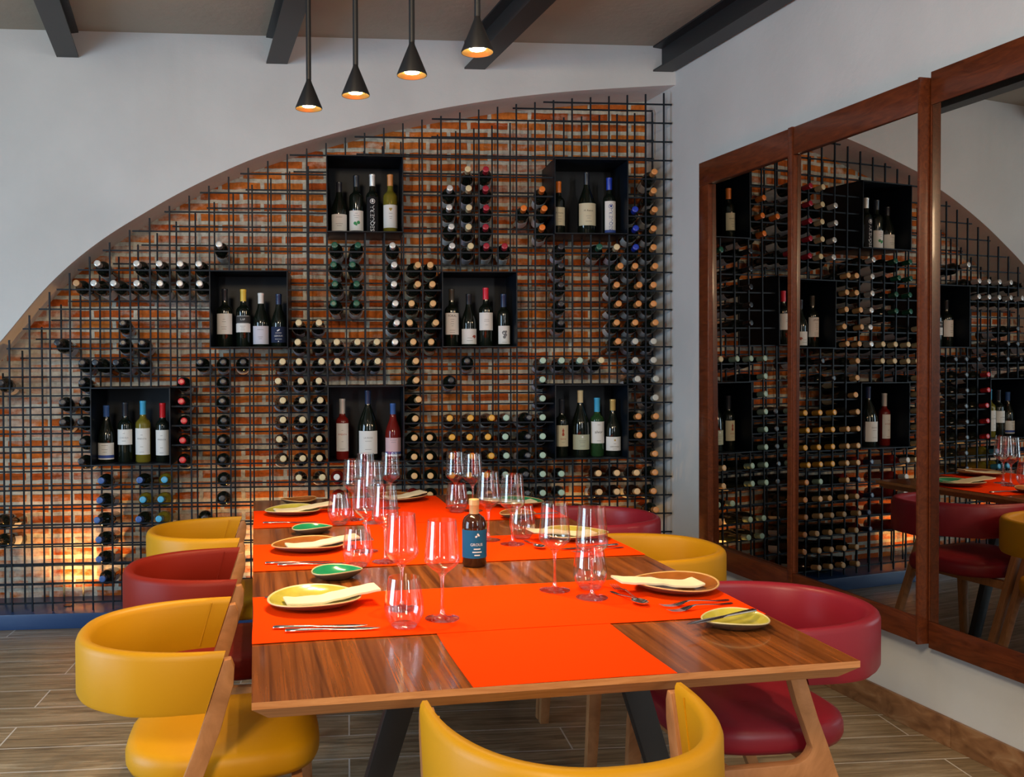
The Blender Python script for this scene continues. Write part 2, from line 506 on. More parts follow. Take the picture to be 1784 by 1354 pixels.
# lamps let into the plinth behind the rods
for x, label in ((-1.43, 'small uplight in the blue plinth at the far left of the wine wall'), (-.40, 'small uplight in the blue plinth hidden behind the chairs on the left'),
                 (.45, 'small uplight in the blue plinth behind the far end of the table'), (1.22, 'small uplight in the blue plinth near the corner with the mirrors')):
    t = thing('plinth_uplight', label, 'light', (x, 4.96, .0762), group='uplights along the foot of the wine wall')
    MB().lathe([(.017, 0), (.026, 0), (.026, .004), (.017, .004)], 24).build('trim_ring', M['metalblack'], t)
    MB().lathe([(0, .001), (.016, .001), (.016, .003), (0, .003)], 20).build('lens', mat('uplight_lens', (1, .7, .35), .3, emit=(1, .55, .18), es=8) if x < -1 else bpy.data.materials['uplight_lens'], t)
    l = bpy.data.lights.new('uplight_bulb', 'SPOT')
    l.energy, l.color, l.spot_size, l.spot_blend, l.shadow_soft_size = (18 if x < 0 else 11), (1, .47, .11), radians(130), .9, .015
    o = bpy.data.objects.new('uplight_bulb', l)
    COL.objects.link(o)
    o.parent = t
    o.location = (0, 0, .02)
    o.rotation_euler = (radians(180 - 24), 0, 0)

# ------------------------------------------------------------ the rod rack with its display boxes
BOX = {'A': (14, -10, 'top centre display box'), 'B': (2, -10, 'top right display box'), 'C': (20, -4, 'middle left display box'), 'D': (8, -4, 'middle right display box'),
       'E': (26, 2, 'lower left display box'), 'F': (14, 2, 'lower centre display box'), 'G': (2, 2, 'lower right display box')}
RW = .0076
def cut(a, b, holes):
    segs = [(a, b)]
    for h0, h1 in holes:
        nx = []
        for s0, s1 in segs:
            if h1 <= s0 or h0 >= s1:
                nx.append((s0, s1))
            else:
                if h0 > s0: nx.append((s0, h0))
                if h1 < s1: nx.append((h1, s1))
        segs = nx
    return [s for s in segs if s[1] - s[0] > .004]
rack = thing('wine_rack', 'blue-black steel rod wine rack filling the brick arch', 'wine rack', (0, GY, .0765))
def grid(name, Yp, dz, rows, inset, xr, stop):
    mb = MB()
    boxes = [(X(k + 4), X(k), Z(r + 4), Z(r)) for k, r, _ in BOX.values()]
    for k in range(0, 39):
        x = X(k)
        top = arch_z(x) - inset
        if top < .15: continue
        # stop just above a rod
        for s0, s1 in cut(.0765 - .0765, top - .0765, [(b[2] - .0775, b[3] - .0755) for b in boxes if b[0] - .001 <= x <= b[1] + .001]):
            mb.rod((x, Yp - GY, s0), (x, Yp - GY, s1), RW)
    for r in range(*rows):
        z = Z(r) + dz
        if z < .09 or z > 2.74 - inset: continue
        x0 = max(arch_x(z + inset) + .02, -2.12)
        for s0, s1 in cut(x0, xr, [(b[0] - .001, b[1] + .001) for b in boxes if b[2] - .001 <= z <= b[3] + .001]):
            mb.rod((s0, Yp - GY + RW * .8, z - .0765), (s1, Yp - GY + RW * .8, z - .0765), RW)
    if dz:
        mb.rod((.90, Yp - GY + RW * .8, 2.688 - .0765), (1.675, Yp - GY + RW * .8, 2.688 - .0765), RW)
    return mb.build(name, M['bar'], rack, smooth=False)
grid('front_rod_grid', GY, 0, (-13, 14), .035, 1.716, 0)
grid('back_rod_grid', BY, -.047, (-13, 14), .085, 1.68, 0)

NUM = ('no', 'one', 'two', 'three', 'four', 'five', 'six', 'seven', 'eight', 'nine', 'ten', 'eleven', 'twelve')
ORD = ('', 'first', 'second', 'third', 'fourth')
BOX_IN = {'A': 'holding a tall black bottle with vertical lettering', 'B': 'holding three bottles with cream and white labels', 'C': 'holding four bottles, one with a yellow cap',
          'D': 'holding four bottles, one with a red cap', 'E': 'holding four bottles with blue, black and red caps', 'F': 'holding a magnum between two rosé bottles', 'G': 'holding four bottles, one with gold foil'}
BX = {}
for kk, (k, r, desc) in BOX.items():
    x0, x1, z0, z1 = X(k + 4), X(k), Z(r + 4), Z(r)
    cxb = (x0 + x1) / 2
    t = thing('display_box', 'black steel ' + desc + ' ' + BOX_IN[kk], 'display box', (cxb, GY, z0), group='steel display boxes set into the wine rack')
    h, w, th, y0, y1 = z1 - z0, (x1 - x0) / 2, .006, -.022, BRICK_Y - GY - .004
    MB().box(-w, w, y0, y1, 0, th).build('bottom_panel', M['boxsteel'], t, bevel=.0012)
    MB().box(-w, w, y0, y1, h - th, h).build('top_panel', M['boxsteel'], t, bevel=.0012)
    for sgn in (-1, 1):
        a, b = sorted((sgn * w, sgn * (w - th)))
        MB().box(a, b, y0, y1, th, h - th).build('side_panel', M['boxsteel'], t, bevel=.0012)
    MB().box(-w + th, w - th, y1 - th, y1, th, h - th).build('back_panel', M['boxsteel'], t, smooth=False)
    BX[kk] = t

# ------------------------------------------------------------ bottles
def bottle_profile(kind, h, R, nk=.0145):
    if kind == 'bordeaux':
        return [(0, .006), (R * .6, .002), (R - .004, 0), (R, .005), (R, h * .615), (R * .97, h * .645), (R * .80, h * .683), (R * .55, h * .705), (nk * 1.08, h * .735), (nk, h * .78), (nk * .95, h * .985), (nk * .8, h), (0, h)]
    if kind == 'burgundy':
        return [(0, .006), (R * .6, .002), (R - .004, 0), (R, .006), (R, h * .44), (R * .96, h * .50), (R * .84, h * .57), (R * .66, h * .64), (R * .5, h * .70), (nk * 1.12, h * .77), (nk, h * .83), (nk * .97, h * .985), (nk * .8, h), (0, h)]
    if kind == 'squat':
        return [(0, .006), (R * .6, .002), (R - .005, 0), (R, .007), (R, h * .59), (R * .985, h * .64), (R * .93, h * .69), (R * .80, h * .735), (R * .58, h * .765), (nk * 1.05, h * .79), (nk, h * .82), (nk, h), (0, h)]

def arc_patch(mb, R, z0, z1, a0, a1, n=14, mi=0, thick=.0006):
    """a paper label lying on a bottle: angles from the front (-Y), a real thickness"""
    secs = []
    for i in range(n + 1):
        a = a0 + (a1 - a0) * i / n
        s, c = sin(a), -cos(a)
        secs.append([(q * s, q * c, z) for q, z in ((R, z0), (R + thick, z0), (R + thick, z1), (R, z1))])
    return mb.sweep(secs, True, mi)

def lettering(text, size, m, parent, R, z, a=0, up=False, name='lettering', maxw=None):
    cu = bpy.data.curves.new('lettering', 'FONT')
    cu.body = text
    cu.size = size
    cu.align_x, cu.align_y = 'CENTER', 'CENTER'
    cu.resolution_u = 2
    o = bpy.data.objects.new('tmp', cu)
    COL.objects.link(o)
    bpy.context.view_layer.update()
    me = bpy.data.meshes.new_from_object(o.evaluated_get(bpy.context.evaluated_depsgraph_get()))
    bpy.data.objects.remove(o)
    bpy.data.curves.remove(cu)
    ws = max((abs(v.co.x) for v in me.vertices), default=1)
    k = min(1, maxw / 2 / ws) if maxw else 1
    for v in me.vertices:
        x, y = v.co.x * k, v.co.y * k
        if up:
            x, y = -y, x
        ang = a + x / R
        v.co = (R * sin(ang), -R * cos(ang), z + y)
    me.materials.clear()
    me.materials.append(m)
    return obj(name, me, parent)

def printed_lines(R, zs, m, parent, half=.5, a=0, name='printed_lines', h=.0016):
    mb = MB()
    for z, w in zs:
        arc_patch(mb, R, z - h / 2, z + h / 2, a - half * w, a + half * w, 8, 0, .0003)
    return mb.build(name, m, parent, smooth=False)

def standing(box, i, x, h, kind, glass, R, cap, caplen, label, name='wine_bottle', lz=None, lc='white', la=1.25, decor=None, y=.10, capmat=None):
    t = thing(name, label, 'bottle', (x, GY + y, BX[box].location.z + .0062), group='bottles standing in the ' + BOX[box][2])
    MB().lathe(bottle_profile(kind, h, R), 32).build('glass_body', BG[glass], t, angle=60)
    cm = capmat or CAP[cap][1]
    nk = .0145
    MB().lathe([(nk + .0006, h - caplen), (nk + .0008, h - caplen + .001), (nk + .0008, h - .012), (nk + .0018, h - .010), (nk + .0018, h - .001), (nk - .001, h + .0012), (0, h + .0012)], 24).build('capsule', cm, t)
    if lz:
        mb = MB()
        arc_patch(mb, R + .0002, lz[0], lz[1], -la, la, 20)
        lb = mb.build('paper_label', LAB[lc], t)
        if decor:
            decor(lb, R + .0011, lz)
    return t

def dec(word=None, size=.011, ink='grey', wz=.62, lines=((.35, .7), (.25, .5)), extra=None, up=False):
    def f(lb, R, lz):
        h = lz[1] - lz[0]
        if word:
            lettering(word, size, INK[ink], lb, R, lz[0] + h * wz, up=up, maxw=(h * .92 if up else .058))
        if lines:
            printed_lines(R, [(lz[0] + h * a, w) for a, w in lines], INK['grey'], lb)
        if extra:
            extra(lb, R, lz)
    return f
def blobs(ink, pts, nm='printed_emblem'):
    def f(lb, R, lz):
        h = lz[1] - lz[0]
        mb = MB()
        for da, dz, s in pts:
            z = lz[0] + h * dz
            n = 12
            vs = []
            for q in (R, R + .0004):
                vs += [(q * sin(da + s / R * cos(2 * pi * i / n)), -q * cos(da + s / R * cos(2 * pi * i / n)), z + s * sin(2 * pi * i / n)) for i in range(n)]
            mb.add(vs, [tuple(range(n)), tuple(range(n, 2 * n))] + [(i, (i + 1) % n, n + (i + 1) % n, n + i) for i in range(n)])
        mb.build(nm, INK[ink], lb, smooth=False)
    return f
def band(ink, a, b, la=1.25):
    def f(lb, R, lz):
        h = lz[1] - lz[0]
        mb = MB()
        arc_patch(mb, R - .0004, lz[0] + h * a, lz[0] + h * b, -la, la, 20, 0, .0004)
        mb.build('printed_band', INK[ink], lb)
    return f
def both(*fs):
    def f(lb, R, lz):
        for q in fs:
            q(lb, R, lz)
    return f

P = .0375
standing('A', 0, -.036, .269, 'burgundy', 'dark', .0405, 'K', .06, 'short dark bottle with a low white label, leftmost in the top centre display box', lz=(.012, .098), decor=dec(None, lines=((.82, .8), (.42, .9), (.3, .6))))
standing('A', 1, .053, .305, 'bordeaux', 'dark', P, 'K', .06, 'dark bottle whose white label shows two green leaves in the top centre display box', lz=(.014, .118), decor=dec(None, lines=((.86, .4), (.75, .8), (.64, .5)), extra=blobs('green', [(-.18, .36, .0085), (.28, .40, .009), (-.02, .30, .006)])))
ts = standing('A', 2, .137, .312, 'bordeaux', 'dark', .034, 'W', .062, 'slim black bottle with vertical white lettering and silver cap in the top centre display box', lz=(.006, .190), lc='black', la=1.0,
              decor=lambda lb, R, lz: (lettering('SEQUEIRA', .030, INK['white'], lb, R, .078, up=True), blobs('white', [(0, .875, .0135)], 'printed_crest')(lb, R, lz), blobs('black', [(0, .875, .011)], 'crest_ring')(lb, R + .0003, lz), blobs('white', [(0, .875, .006), (0, .915, .003)], 'crest_figure')(lb, R + .0006, lz)))
standing('A', 3, .231, .312, 'bordeaux', 'straw', P, 'J', .06, 'pale yellow wine bottle with tall white label, rightmost in the top centre display box', lz=(.030, .150), capmat=CAP['N'][1], decor=dec(None, lines=((.62, .5), (.48, .45), (.4, .3)), extra=blobs('gold', [(-.1, .82, .005), (.1, .82, .005), (0, .76, .004)])))

standing('B', 0, 1.128, .287, 'bordeaux', 'dark', .034, 'J', .06, 'dark bottle with orange cap and cream label in the top right display box', lz=(.05, .147), lc='cream', la=1.15, decor=dec('M. Ramos', .011, 'black', .68, ((.5, .5), (.35, .6), (.22, .4))))
standing('B', 1, 1.281, .337, 'burgundy', 'dark', .048, 'K', .07, 'large dark bottle with wide cream label, centre of the top right display box', lz=(.050, .168), lc='cream', la=1.2, decor=dec('M. Ramos', .013, 'black', .66, ((.42, .6), (.32, .4), (.18, .7))))
standing('B', 2, 1.405, .31, 'bordeaux', 'dark', .0345, 'D', .065, 'dark bottle, royal blue cap and vertical blue lettering, in the top right display box', lz=(.014, .182), la=.98,
         decor=both(dec('SEQUEIRA', .026, 'blue', .42, None, up=True), band('blue', 0, .085, .98), blobs('blue', [(0, .83, .013)]), lambda lb, R, lz: blobs('white', [(0, .83, .0105)], 'crest_ring')(lb, R + .0003, lz), lambda lb, R, lz: blobs('blue', [(0, .83, .006), (-.1, .86, .003), (.1, .86, .003)], 'crest_figure')(lb, R + .0006, lz)))

standing('C', 0, -.629, .30, 'bordeaux', 'dark', .040, 'K', .06, 'dark bottle with tall white label, leftmost in the middle left display box', lz=(.066, .172), decor=dec(None, lines=((.72, .3), (.6, .5), (.35, .7), (.25, .6))))
standing('C', 1, -.534, .299, 'bordeaux', 'dark', P, 'O', .062, 'dark bottle with bright yellow cap in the middle left display box', lz=(.076, .162), decor=both(band('black', .52, 1.0), dec('LAP', .015, 'white', .76, None), lambda lb, R, lz: printed_lines(R, [(lz[0] + (lz[1] - lz[0]) * .54, 1.8), (lz[0] + (lz[1] - lz[0]) * .97, 1.8)], INK['white'], lb), dec(None, lines=((.36, .7), (.26, .5), (.14, .6)))), capmat=capm('yellow_capsule', (.72, .5, .06)))
standing('C', 2, -.444, .28, 'burgundy', 'dark', .041, 'Q', .066, 'dark bottle with white cap and low lilac label in the middle left display box', lz=(.014, .108), lc='lilac', decor=dec(None, lines=((.8, .8), (.4, .6), (.3, .4))))
standing('C', 3, -.352, .275, 'burgundy', 'dark', .040, 'U', .062, 'dark bottle with navy label and cap, rightmost in the middle left display box', lz=(.022, .104), lc='navy', decor=dec('LEDOUX', .0115, 'white', .42, None, extra=both(lambda lb, R, lz: printed_lines(R, [(lz[0] + .05, .8), (lz[0] + .018, .9)], INK['white'], lb), blobs('white', [(.0, .78, .004), (-.12, .74, .003), (.12, .82, .003), (0, .08, .003)]))))

standing('D', 0, .553, .303, 'bordeaux', 'dark', .037, 'K', .06, 'dark bottle with tall white label topped by large lettering in the middle right display box', lz=(.062, .176), capmat=capm('bronze_black_capsule', (.05, .045, .035)), decor=dec('FORAL', .016, 'black', .86, ((.7, .55), (.6, .4), (.5, .5), (.4, .3), (.2, .8), (.1, .7))))
standing('D', 1, .644, .277, 'burgundy', 'dark', .0405, 'K', .06, 'dark bottle with low white label splashed in rust red in the middle right display box', lz=(.012, .092), decor=dec(None, lines=((.4, .6), (.22, .8)), extra=blobs('rust', [(.55, .52, .0055), (.72, .50, .0075), (.62, .42, .004), (.42, .48, .003)])))
standing('D', 2, .735, .31, 'bordeaux', 'dark', .037, 'R', .062, 'dark bottle with bright red cap and white label in the middle right display box', lz=(.085, .178), capmat=capm('bright_red_capsule', (.62, .015, .04)), decor=dec(None, lines=((.6, .7), (.5, .75), (.3, .4))))
standing('D', 3, .831, .277, 'bordeaux', 'dark', .034, 'U', .07, 'dark bottle, white label with an animal sketch, rightmost in middle right display box', lz=(.012, .108), la=1.1, decor=dec(None, lines=((.1, .7),), extra=blobs('grey', [(-.1, .62, .011), (.1, .5, .009), (-.05, .38, .008), (.2, .68, .006)])))

standing('E', 0, -1.232, .292, 'burgundy', 'dark', .041, 'B', .06, 'dark bottle with blue cap and blue-striped label, leftmost in the lower left display box', lz=(.018, .102), decor=both(band('blue', .08, .26), dec(None, lines=((.86, .8), (.6, .7), (.45, .5)))))
standing('E', 1, -1.137, .307, 'bordeaux', 'dark', P, 'K', .07, 'dark bottle with black cap and short white label in the lower left display box', lz=(.092, .170), decor=dec('CONCELA', .010, 'grey', .45, ((.75, .25), (.25, .5))))
standing('E', 2, -1.048, .314, 'bordeaux', 'straw', P, 'C', .07, 'pale yellow wine bottle with sky-blue cap in the lower left display box', lz=(.040, .175), decor=dec('PIMENTA', .012, 'grey', .60, ((.75, .3), (.3, .4), (.1, .6))))
standing('E', 3, -.949, .302, 'bordeaux', 'dark', .035, 'R', .075, 'dark bottle with red cap, rightmost in the lower left display box', lz=(.035, .165), la=1.15, decor=dec('PIMENTA', .011, 'grey', .62, ((.78, .3), (.3, .4), (.1, .6))))

standing('F', 0, -.026, .317, 'bordeaux', 'rose', .034, 'W', .078, 'rosé bottle with slim white label, left in the lower centre display box', lz=(.044, .190), la=1.1, decor=dec('PIMENTA', .012, 'red', .60, ((.75, .25), (.35, .3), (.08, .8))))
standing('F', 1, .108, .36, 'burgundy', 'dark', .054, 'U', .08, 'big dark magnum with broad white label, centre of the lower centre display box', lz=(.030, .150), la=1.05, decor=dec('LA ROSA', .012, 'grey', .70, ((.56, .6), (.2, .6))))
standing('F', 2, .240, .291, 'burgundy', 'rose', .042, 'B', .058, 'rosé bottle with pink and blue striped label, right in the lower centre display box', lz=(.016, .112), lc='pink', decor=both(band('blue', .10, .24), dec(None, lines=((.88, .8), (.76, .6)), extra=band('white', 0, .09))))

standing('G', 0, 1.144, .306, 'bordeaux', 'dark', .034, 'K', .075, 'dark bottle with pale yellow label and crest, leftmost in the lower right display box', lz=(.055, .168), lc='cream', la=1.15, decor=dec('Quinta', .011, 'red', .36, ((.2, .5),), extra=blobs('rust', [(0, .82, .003), (0, .74, .006), (0, .64, .005), (0, .56, .007)])))
standing('G', 1, 1.245, .353, 'burgundy', 'dark', .048, 'L', .066, 'tall dark bottle with sage label and cream cap in the lower right display box', lz=(.038, .118), lc='sage', la=1.15, capmat=CAP['Y'][1], decor=dec(None, lines=((.6, .8), (.48, .6), (.25, .5)), extra=blobs('white', [(0, .85, .005)])))
standing('G', 2, 1.337, .312, 'bordeaux', 'green', .037, 'C', .075, 'green glass bottle with blue cap and handwritten label in the lower right display box', lz=(.070, .186), decor=dec('alvor', .022, 'black', .52, ((.12, .6), (.85, .4)), up=False), capmat=CAP['C'][1])
standing('G', 3, 1.423, .303, 'burgundy', 'dark', .042, 'N', .115, 'sparkling wine bottle with gold foil neck, rightmost in the lower right display box', lz=(.030, .104), capmat=capm('gold_foil', (.70, .48, .16), .3, .4), decor=both(dec('VARANDA', .0115, 'black', .28, ((.5, .3), (.12, .6)), extra=blobs('gold', [(0, .76, .005)])), ))

# bottles lying in the rack, neck to the room: prototypes, then copies
def lying(code, glass, lab):
    cname = CAP[code][0]
    t = thing('rack_bottle', 'prototype', 'bottle')
    h, R = .300, .0365
    MB().lathe(bottle_profile('bordeaux' if code not in 'OYSM' else 'burgundy', h, R), 24).build('glass_body', BG[glass], t, angle=60)
    nk = .0148
    MB().lathe([(nk, h - .052), (nk + .0004, h - .051), (nk + .0004, h - .011), (nk + .0012, h - .009), (nk + .0012, h - .001), (nk - .002, h + .001), (.0085, h + .001), (.0085, h + .0004), (.0, h + .0004)], 18).build('capsule', CAP[code][1], t)
    if lab:
        mb = MB()
        arc_patch(mb, R + .0002, .045 if code != 'K' else .06, .135, -1.35, 1.35, 14)
        mb.build('paper_label', LAB[lab], t)
    return t
RACK = 'W:11,-8,-7 11,-7,-10 11,-6,-2 11,-5,1 14,-5,-7 14,-4,-1 14,-3,-2 14,-2,3 14,-1,8 14,0,1 23,-5,4 24,-4,2 24,-3,4 25,-4,7 25,-3,5 26,-4,4 26,-3,6 27,-4,-5 27,-3,-5 28,-3,-20 29,-4,0 29,-3,-14;T:30,-3,-3;K:5,-5,-26 5,-4,-21 5,-3,-26 5,-2,-22 5,-1,-22 7,4,5 7,5,1 7,6,-1 7,7,-9 7,8,-3 10,1,-19 11,2,-5 22,1,23 23,1,26 23,2,15 23,3,11 23,4,21 23,5,10 23,6,9 23,7,14 23,8,8 24,1,3 24,9,21 27,0,12 27,1,15 28,-1,25 28,0,24 28,1,-10 29,1,-12 30,1,15 30,2,14 30,3,26 30,4,8 30,5,14 30,6,8 31,0,0 31,3,26 31,4,26 34,2,26 34,9,-16 34,10,-17;R:25,2,8 25,3,7 25,4,24 25,5,11 25,6,10;B:27,7,-1 27,9,-6 29,7,6 29,8,0 29,9,-11 29,10,-5 29,11,-5 29,12,7;C:26,7,21 26,8,2 26,9,-6 27,8,10;G:3,-5,-12 16,-5,9 16,-4,-13 16,-3,3 16,-2,2 17,-5,-6 17,-4,-11 17,-3,-6 17,-2,-12;Y:2,-5,-26 3,1,-5 10,-9,-11 10,-8,-8 10,-7,-7 10,-6,-9 10,-5,-1 15,0,5 15,1,8 16,0,5 16,1,9 17,0,0 17,1,1 18,-1,7 18,0,5 18,1,20 18,2,5 18,3,10 18,4,9 18,5,5 18,6,6 18,7,18 19,-1,4 19,0,0 19,1,4 19,2,11 19,3,21 19,4,26 19,5,7 19,6,26 19,7,1 20,1,18 20,2,-1 20,3,22 20,4,25 20,5,2 20,6,20;Q:17,7,-3 17,8,5 17,9,9 17,10,5 17,11,10;U:13,8,-4 14,7,-7 14,9,-11 14,10,9 14,11,-1;A:11,9,12 11,10,-1 11,11,8 11,12,-1 11,13,3 12,-4,-10 12,-3,-2 12,-2,0 12,-1,11 12,0,-8 12,5,-15 12,6,-15 12,7,-13 12,8,-15 12,9,-8 12,10,3 12,11,9 12,12,1 12,13,6 13,-4,26 13,-3,16 13,-2,-9 13,-1,-20 13,0,-3 13,1,7 13,2,8 13,3,20 13,4,4 13,5,0 13,6,-1 13,7,-1 13,9,4 13,10,-10 13,11,6 13,12,2 13,13,-5;O:9,4,5 9,5,-10 9,6,3 9,7,-18 10,4,-4 10,5,-8 10,6,2 10,7,-10 11,4,-11 11,5,-2 11,6,-3 11,7,-3;M:3,9,26 4,1,-23 4,9,17 5,1,-15 5,7,-25 5,8,-24 5,10,-3 5,11,7 6,1,-15 6,2,-26 6,3,-20 6,4,-19 6,5,-26 6,6,-18 6,7,-24 6,8,-26 6,10,-1 6,11,10 8,4,-12 8,5,-16 8,6,-12 8,7,-16 10,8,-10;N:0,-9,-13 0,-8,-16 0,-7,-12 0,-6,-20 0,-5,-17 0,-4,-10 0,-3,-26 0,-2,-20 0,-1,-9 0,4,-7 0,5,-18 0,6,-11 0,7,-11 0,8,-23 0,9,-7 1,-4,-19 1,-3,0 1,-2,-3 1,-1,-24 1,4,-4 1,5,-1 2,-4,-2 2,-3,-26 2,-2,-9 2,-1,-18 2,0,-11 3,10,9 9,8,-6 9,9,1 9,10,-3 9,11,2 9,12,3;L:1,7,-11 1,8,-9 2,7,-24 2,8,-22 3,7,-26 3,8,-13 10,9,-10 10,10,-12 10,11,8 10,12,-6 10,13,-6;S:0,0,-20 0,1,-23 0,2,-7 0,3,-9 1,0,-20 1,1,-25 1,2,-7;V:8,-5,-17 9,-9,-15 9,-8,-16 9,-7,-14 9,-6,-17 9,-5,-14;D:1,-7,-24 1,-6,-14 1,-5,-14;J:6,-8,-20 6,-7,-8 6,-6,-22 7,-7,-15'
GLASS = {'C': 'straw', 'Q': 'rose', 'U': 'rose', 'L': 'brown', 'O': 'brown'}
LABC = {'K': 'lilac', 'Y': 'lilac', 'N': 'white', 'A': 'cream', 'M': 'lilac', 'S': 'lilac', 'C': 'white', 'B': 'lilac'}
PROTO = {}
TILT = math.atan2(.0245, BY - GY)
def near_box(c, r):
    best = None
    for kk, (k, r0, desc) in BOX.items():
        dx = k - c if c < k else (c - k - 3 if c > k + 3 else 0)       # + : right of, handled below
        dr = r0 + 1 - r if r < r0 + 1 else (r - r0 - 4 if r > r0 + 4 else 0)
        d = abs(dx) + abs(dr)
        if best is None or d < best[0]:
            best = (d, kk, dx, dr, 'right' if c < k else 'left', 'above' if r < r0 + 1 else 'below')
    return best
used = {}
for part in RACK.split(';'):
    code, pts = part.split(':')
    for tok in pts.split():
        c, r, xo = map(int, tok.split(','))
        d, kk, dx, dr, side, vert = near_box(c, r)
        k0, r0, desc = BOX[kk]
        cn = CAP[code][0]
        if dx and dr:
            lab = '%s-capped bottle %s cell%s %s of and %s row%s %s %s' % (cn, NUM[dx], 's' * (dx > 1), side, NUM[dr], 's' * (dr > 1), vert, desc)
        elif dx:
            lab = '%s-capped bottle %s cell%s %s of %s, level with its %s row' % (cn, NUM[dx], 's' * (dx > 1), side, desc, ('top', 'second', 'third', 'bottom')[r - r0 - 1])
        else:
            lab = '%s-capped bottle %s row%s %s %s, in its %s column from left' % (cn, NUM[dr], 's' * (dr > 1), vert, desc, ORD[4 - (c - k0)])
        assert lab not in used, lab
        used[lab] = 1
        xo = max(-16.5, min(16.5, xo))
        xn = X(c) - .0492 + xo / 1000                              # neck x at the front rods
        xb = X(c) - .0492 + -xo * .00027      # body x at the back rods
        p = Vector((xn, GY, Z(r) + .0045 + .0175))
        q = Vector((xb, BY, Z(r) - .047 + .0045 + .0395))
        ax = (p - q).normalized()
        cap_end = p + ax * .052
        base = cap_end - ax * .301
        zax = ax
        yax = Vector((0, 0, 1)) - zax * zax.z
        yax.normalize()
        xax = yax.cross(zax)
        rot = Matrix((xax, yax, zax)).transposed()
        # roll around its own axis so that the label lies down or to a side
        roll = random.Random(c * 31 + r * 7).uniform(-.9, .9)
        rot = rot @ Matrix.Rotation(roll, 3, 'Z')
        if code not in PROTO:
            PROTO[code] = lying(code, GLASS.get(code, 'dark'), LABC.get(code, 'white'))
            b = PROTO[code]
            b['label'] = lab
            b['group'] = 'bottles lying in the wine rack'
            b.location, b.rotation_euler = base, rot.to_euler()
        else:
            dup(PROTO[code], lab, base, group='bottles lying in the wine rack', rot=rot.to_euler())

# ------------------------------------------------------------ mirrors along the right wall
WA = .170
SV = Vector((sin(WA), -cos(WA), 0))
CORNER = Vector((1.728, WALL_Y, 0))
RZ = math.atan2(SV.y, SV.x)
MIR = [(.38, 1.078, .062, .162, .0057, 'tall mirror in mahogany frame nearest the wine wall, with a wide left stile'),
       (1.108, 1.788, .076, .153, -.0033, 'middle of the three tall mahogany framed mirrors on the right wall'),
       (1.803, 2.53, .046, .169, 0, 'tall mahogany framed mirror at the right edge of the photo')]
ZB, ZT, FD = .345, 2.275, .088
for i, (s0, s1, off, az, el, label) in enumerate(MIR):
    ZB, ZT = ((.345, 2.275), (.345, 2.275), (.329, 2.296))[i]
    w = (s1 - s0) / 2
    c = CORNER + SV * (s0 + s1) / 2
    t = thing('wall_mirror', label, 'mirror', (c.x, c.y, ZB), RZ, 'three tall mirrors on the right wall')
    h = ZT - ZB
    FD = (.088, .088, .052)[i]
    x0 = -w + (.082 if i == 0 else .002)
    bd = (.028, .010, .02)[i]
    MB().box(-w, w - .001, -FD, -.001, h - .112, h).build('top_rail', M['mahogany'], t, bevel=.002)
    MB().box(-w, w - .001, -FD, -.001, 0, .092).build('bottom_rail', M['mahogany'], t, bevel=.002)
    MB().box(-w, x0, -FD, -.001, .0925, h - .1125).build('stile', M['mahogany'], t, bevel=.002)
    MB().box(w, w + bd, -FD - .004, -.001, -.004, h + .003).build('stile', M['mahogany'], t, bevel=.002)
    hw = (w - x0) / 2 - .002
    pn = MB().box(-hw, hw, -.0025, .0025, -(h - .206) / 2, (h - .206) / 2).build('mirror_glass', M['mirror'], t, smooth=False)
    pn.location = ((x0 + w) / 2, -off, .0925 + (h - .205) / 2)
    pn.rotation_euler = (el, 0, az - WA)

# ------------------------------------------------------------ pendant lamps
LZ = 2.15
t0 = None
LAMPS = [(-.12, 3.129, 'black cone pendant lamp, lowest and leftmost of the four in the photo'), (.032, 2.965, 'black cone pendant lamp, second from left of the four'),
         (.193, 2.746, 'black cone pendant lamp, third from left of the four'), (.355, 2.53, 'black cone pendant lamp, rightmost of four and largest in the photo')]
lamp_lens = mat('lamp_lens', (1, .9, .7), .3, emit=(1, .80, .46), es=55)
for x, y, label in LAMPS:
    if t0 is None:
        t = t0 = thing('pendant_lamp', label, 'pendant lamp', (x, y, LZ), group='black cone pendant lamps above the table')
        MB().shell([(.0425, 0), (.0435, 0), (.0440, .004), (.0095, .088), (.0078, .096), (.0060, .096), (.0060, .090), (.026, .040), (.0425, 0)], 40).build('cone_shade', M['metalblack'], t, angle=35)
        MB().shell([(.0424, .0005), (.0220, .0125)], 40).build('gold_reflector', M['gold'], t)
        MB().lathe([(0, .0085), (.0205, .0085), (.0220, .0125), (0, .0125)], 32).build('glowing_lens', lamp_lens, t)
        MB().lathe([(.0085, .0961), (.0085, CZ - LZ - .0205)], 20).build('rod', M['metalblack'], t)
        MB().lathe([(0, CZ - LZ - .02), (.03, CZ - LZ - .02), (.03, CZ - LZ - .0005), (0, CZ - LZ - .0005)], 28).build('ceiling_rose', M['metalblack'], t)
    else:
        t = dup(t0, label, (x, y, LZ), group='black cone pendant lamps above the table')
    l = bpy.data.lights.new('pendant_bulb', 'SPOT')
    l.energy, l.color, l.spot_size, l.spot_blend, l.shadow_soft_size = 27, (1, .70, .38), radians(104), 1.0, .02
    o = bpy.data.objects.new('pendant_bulb', l)
    COL.objects.link(o)
    o.parent = t
    o.location = (0, 0, -.001)

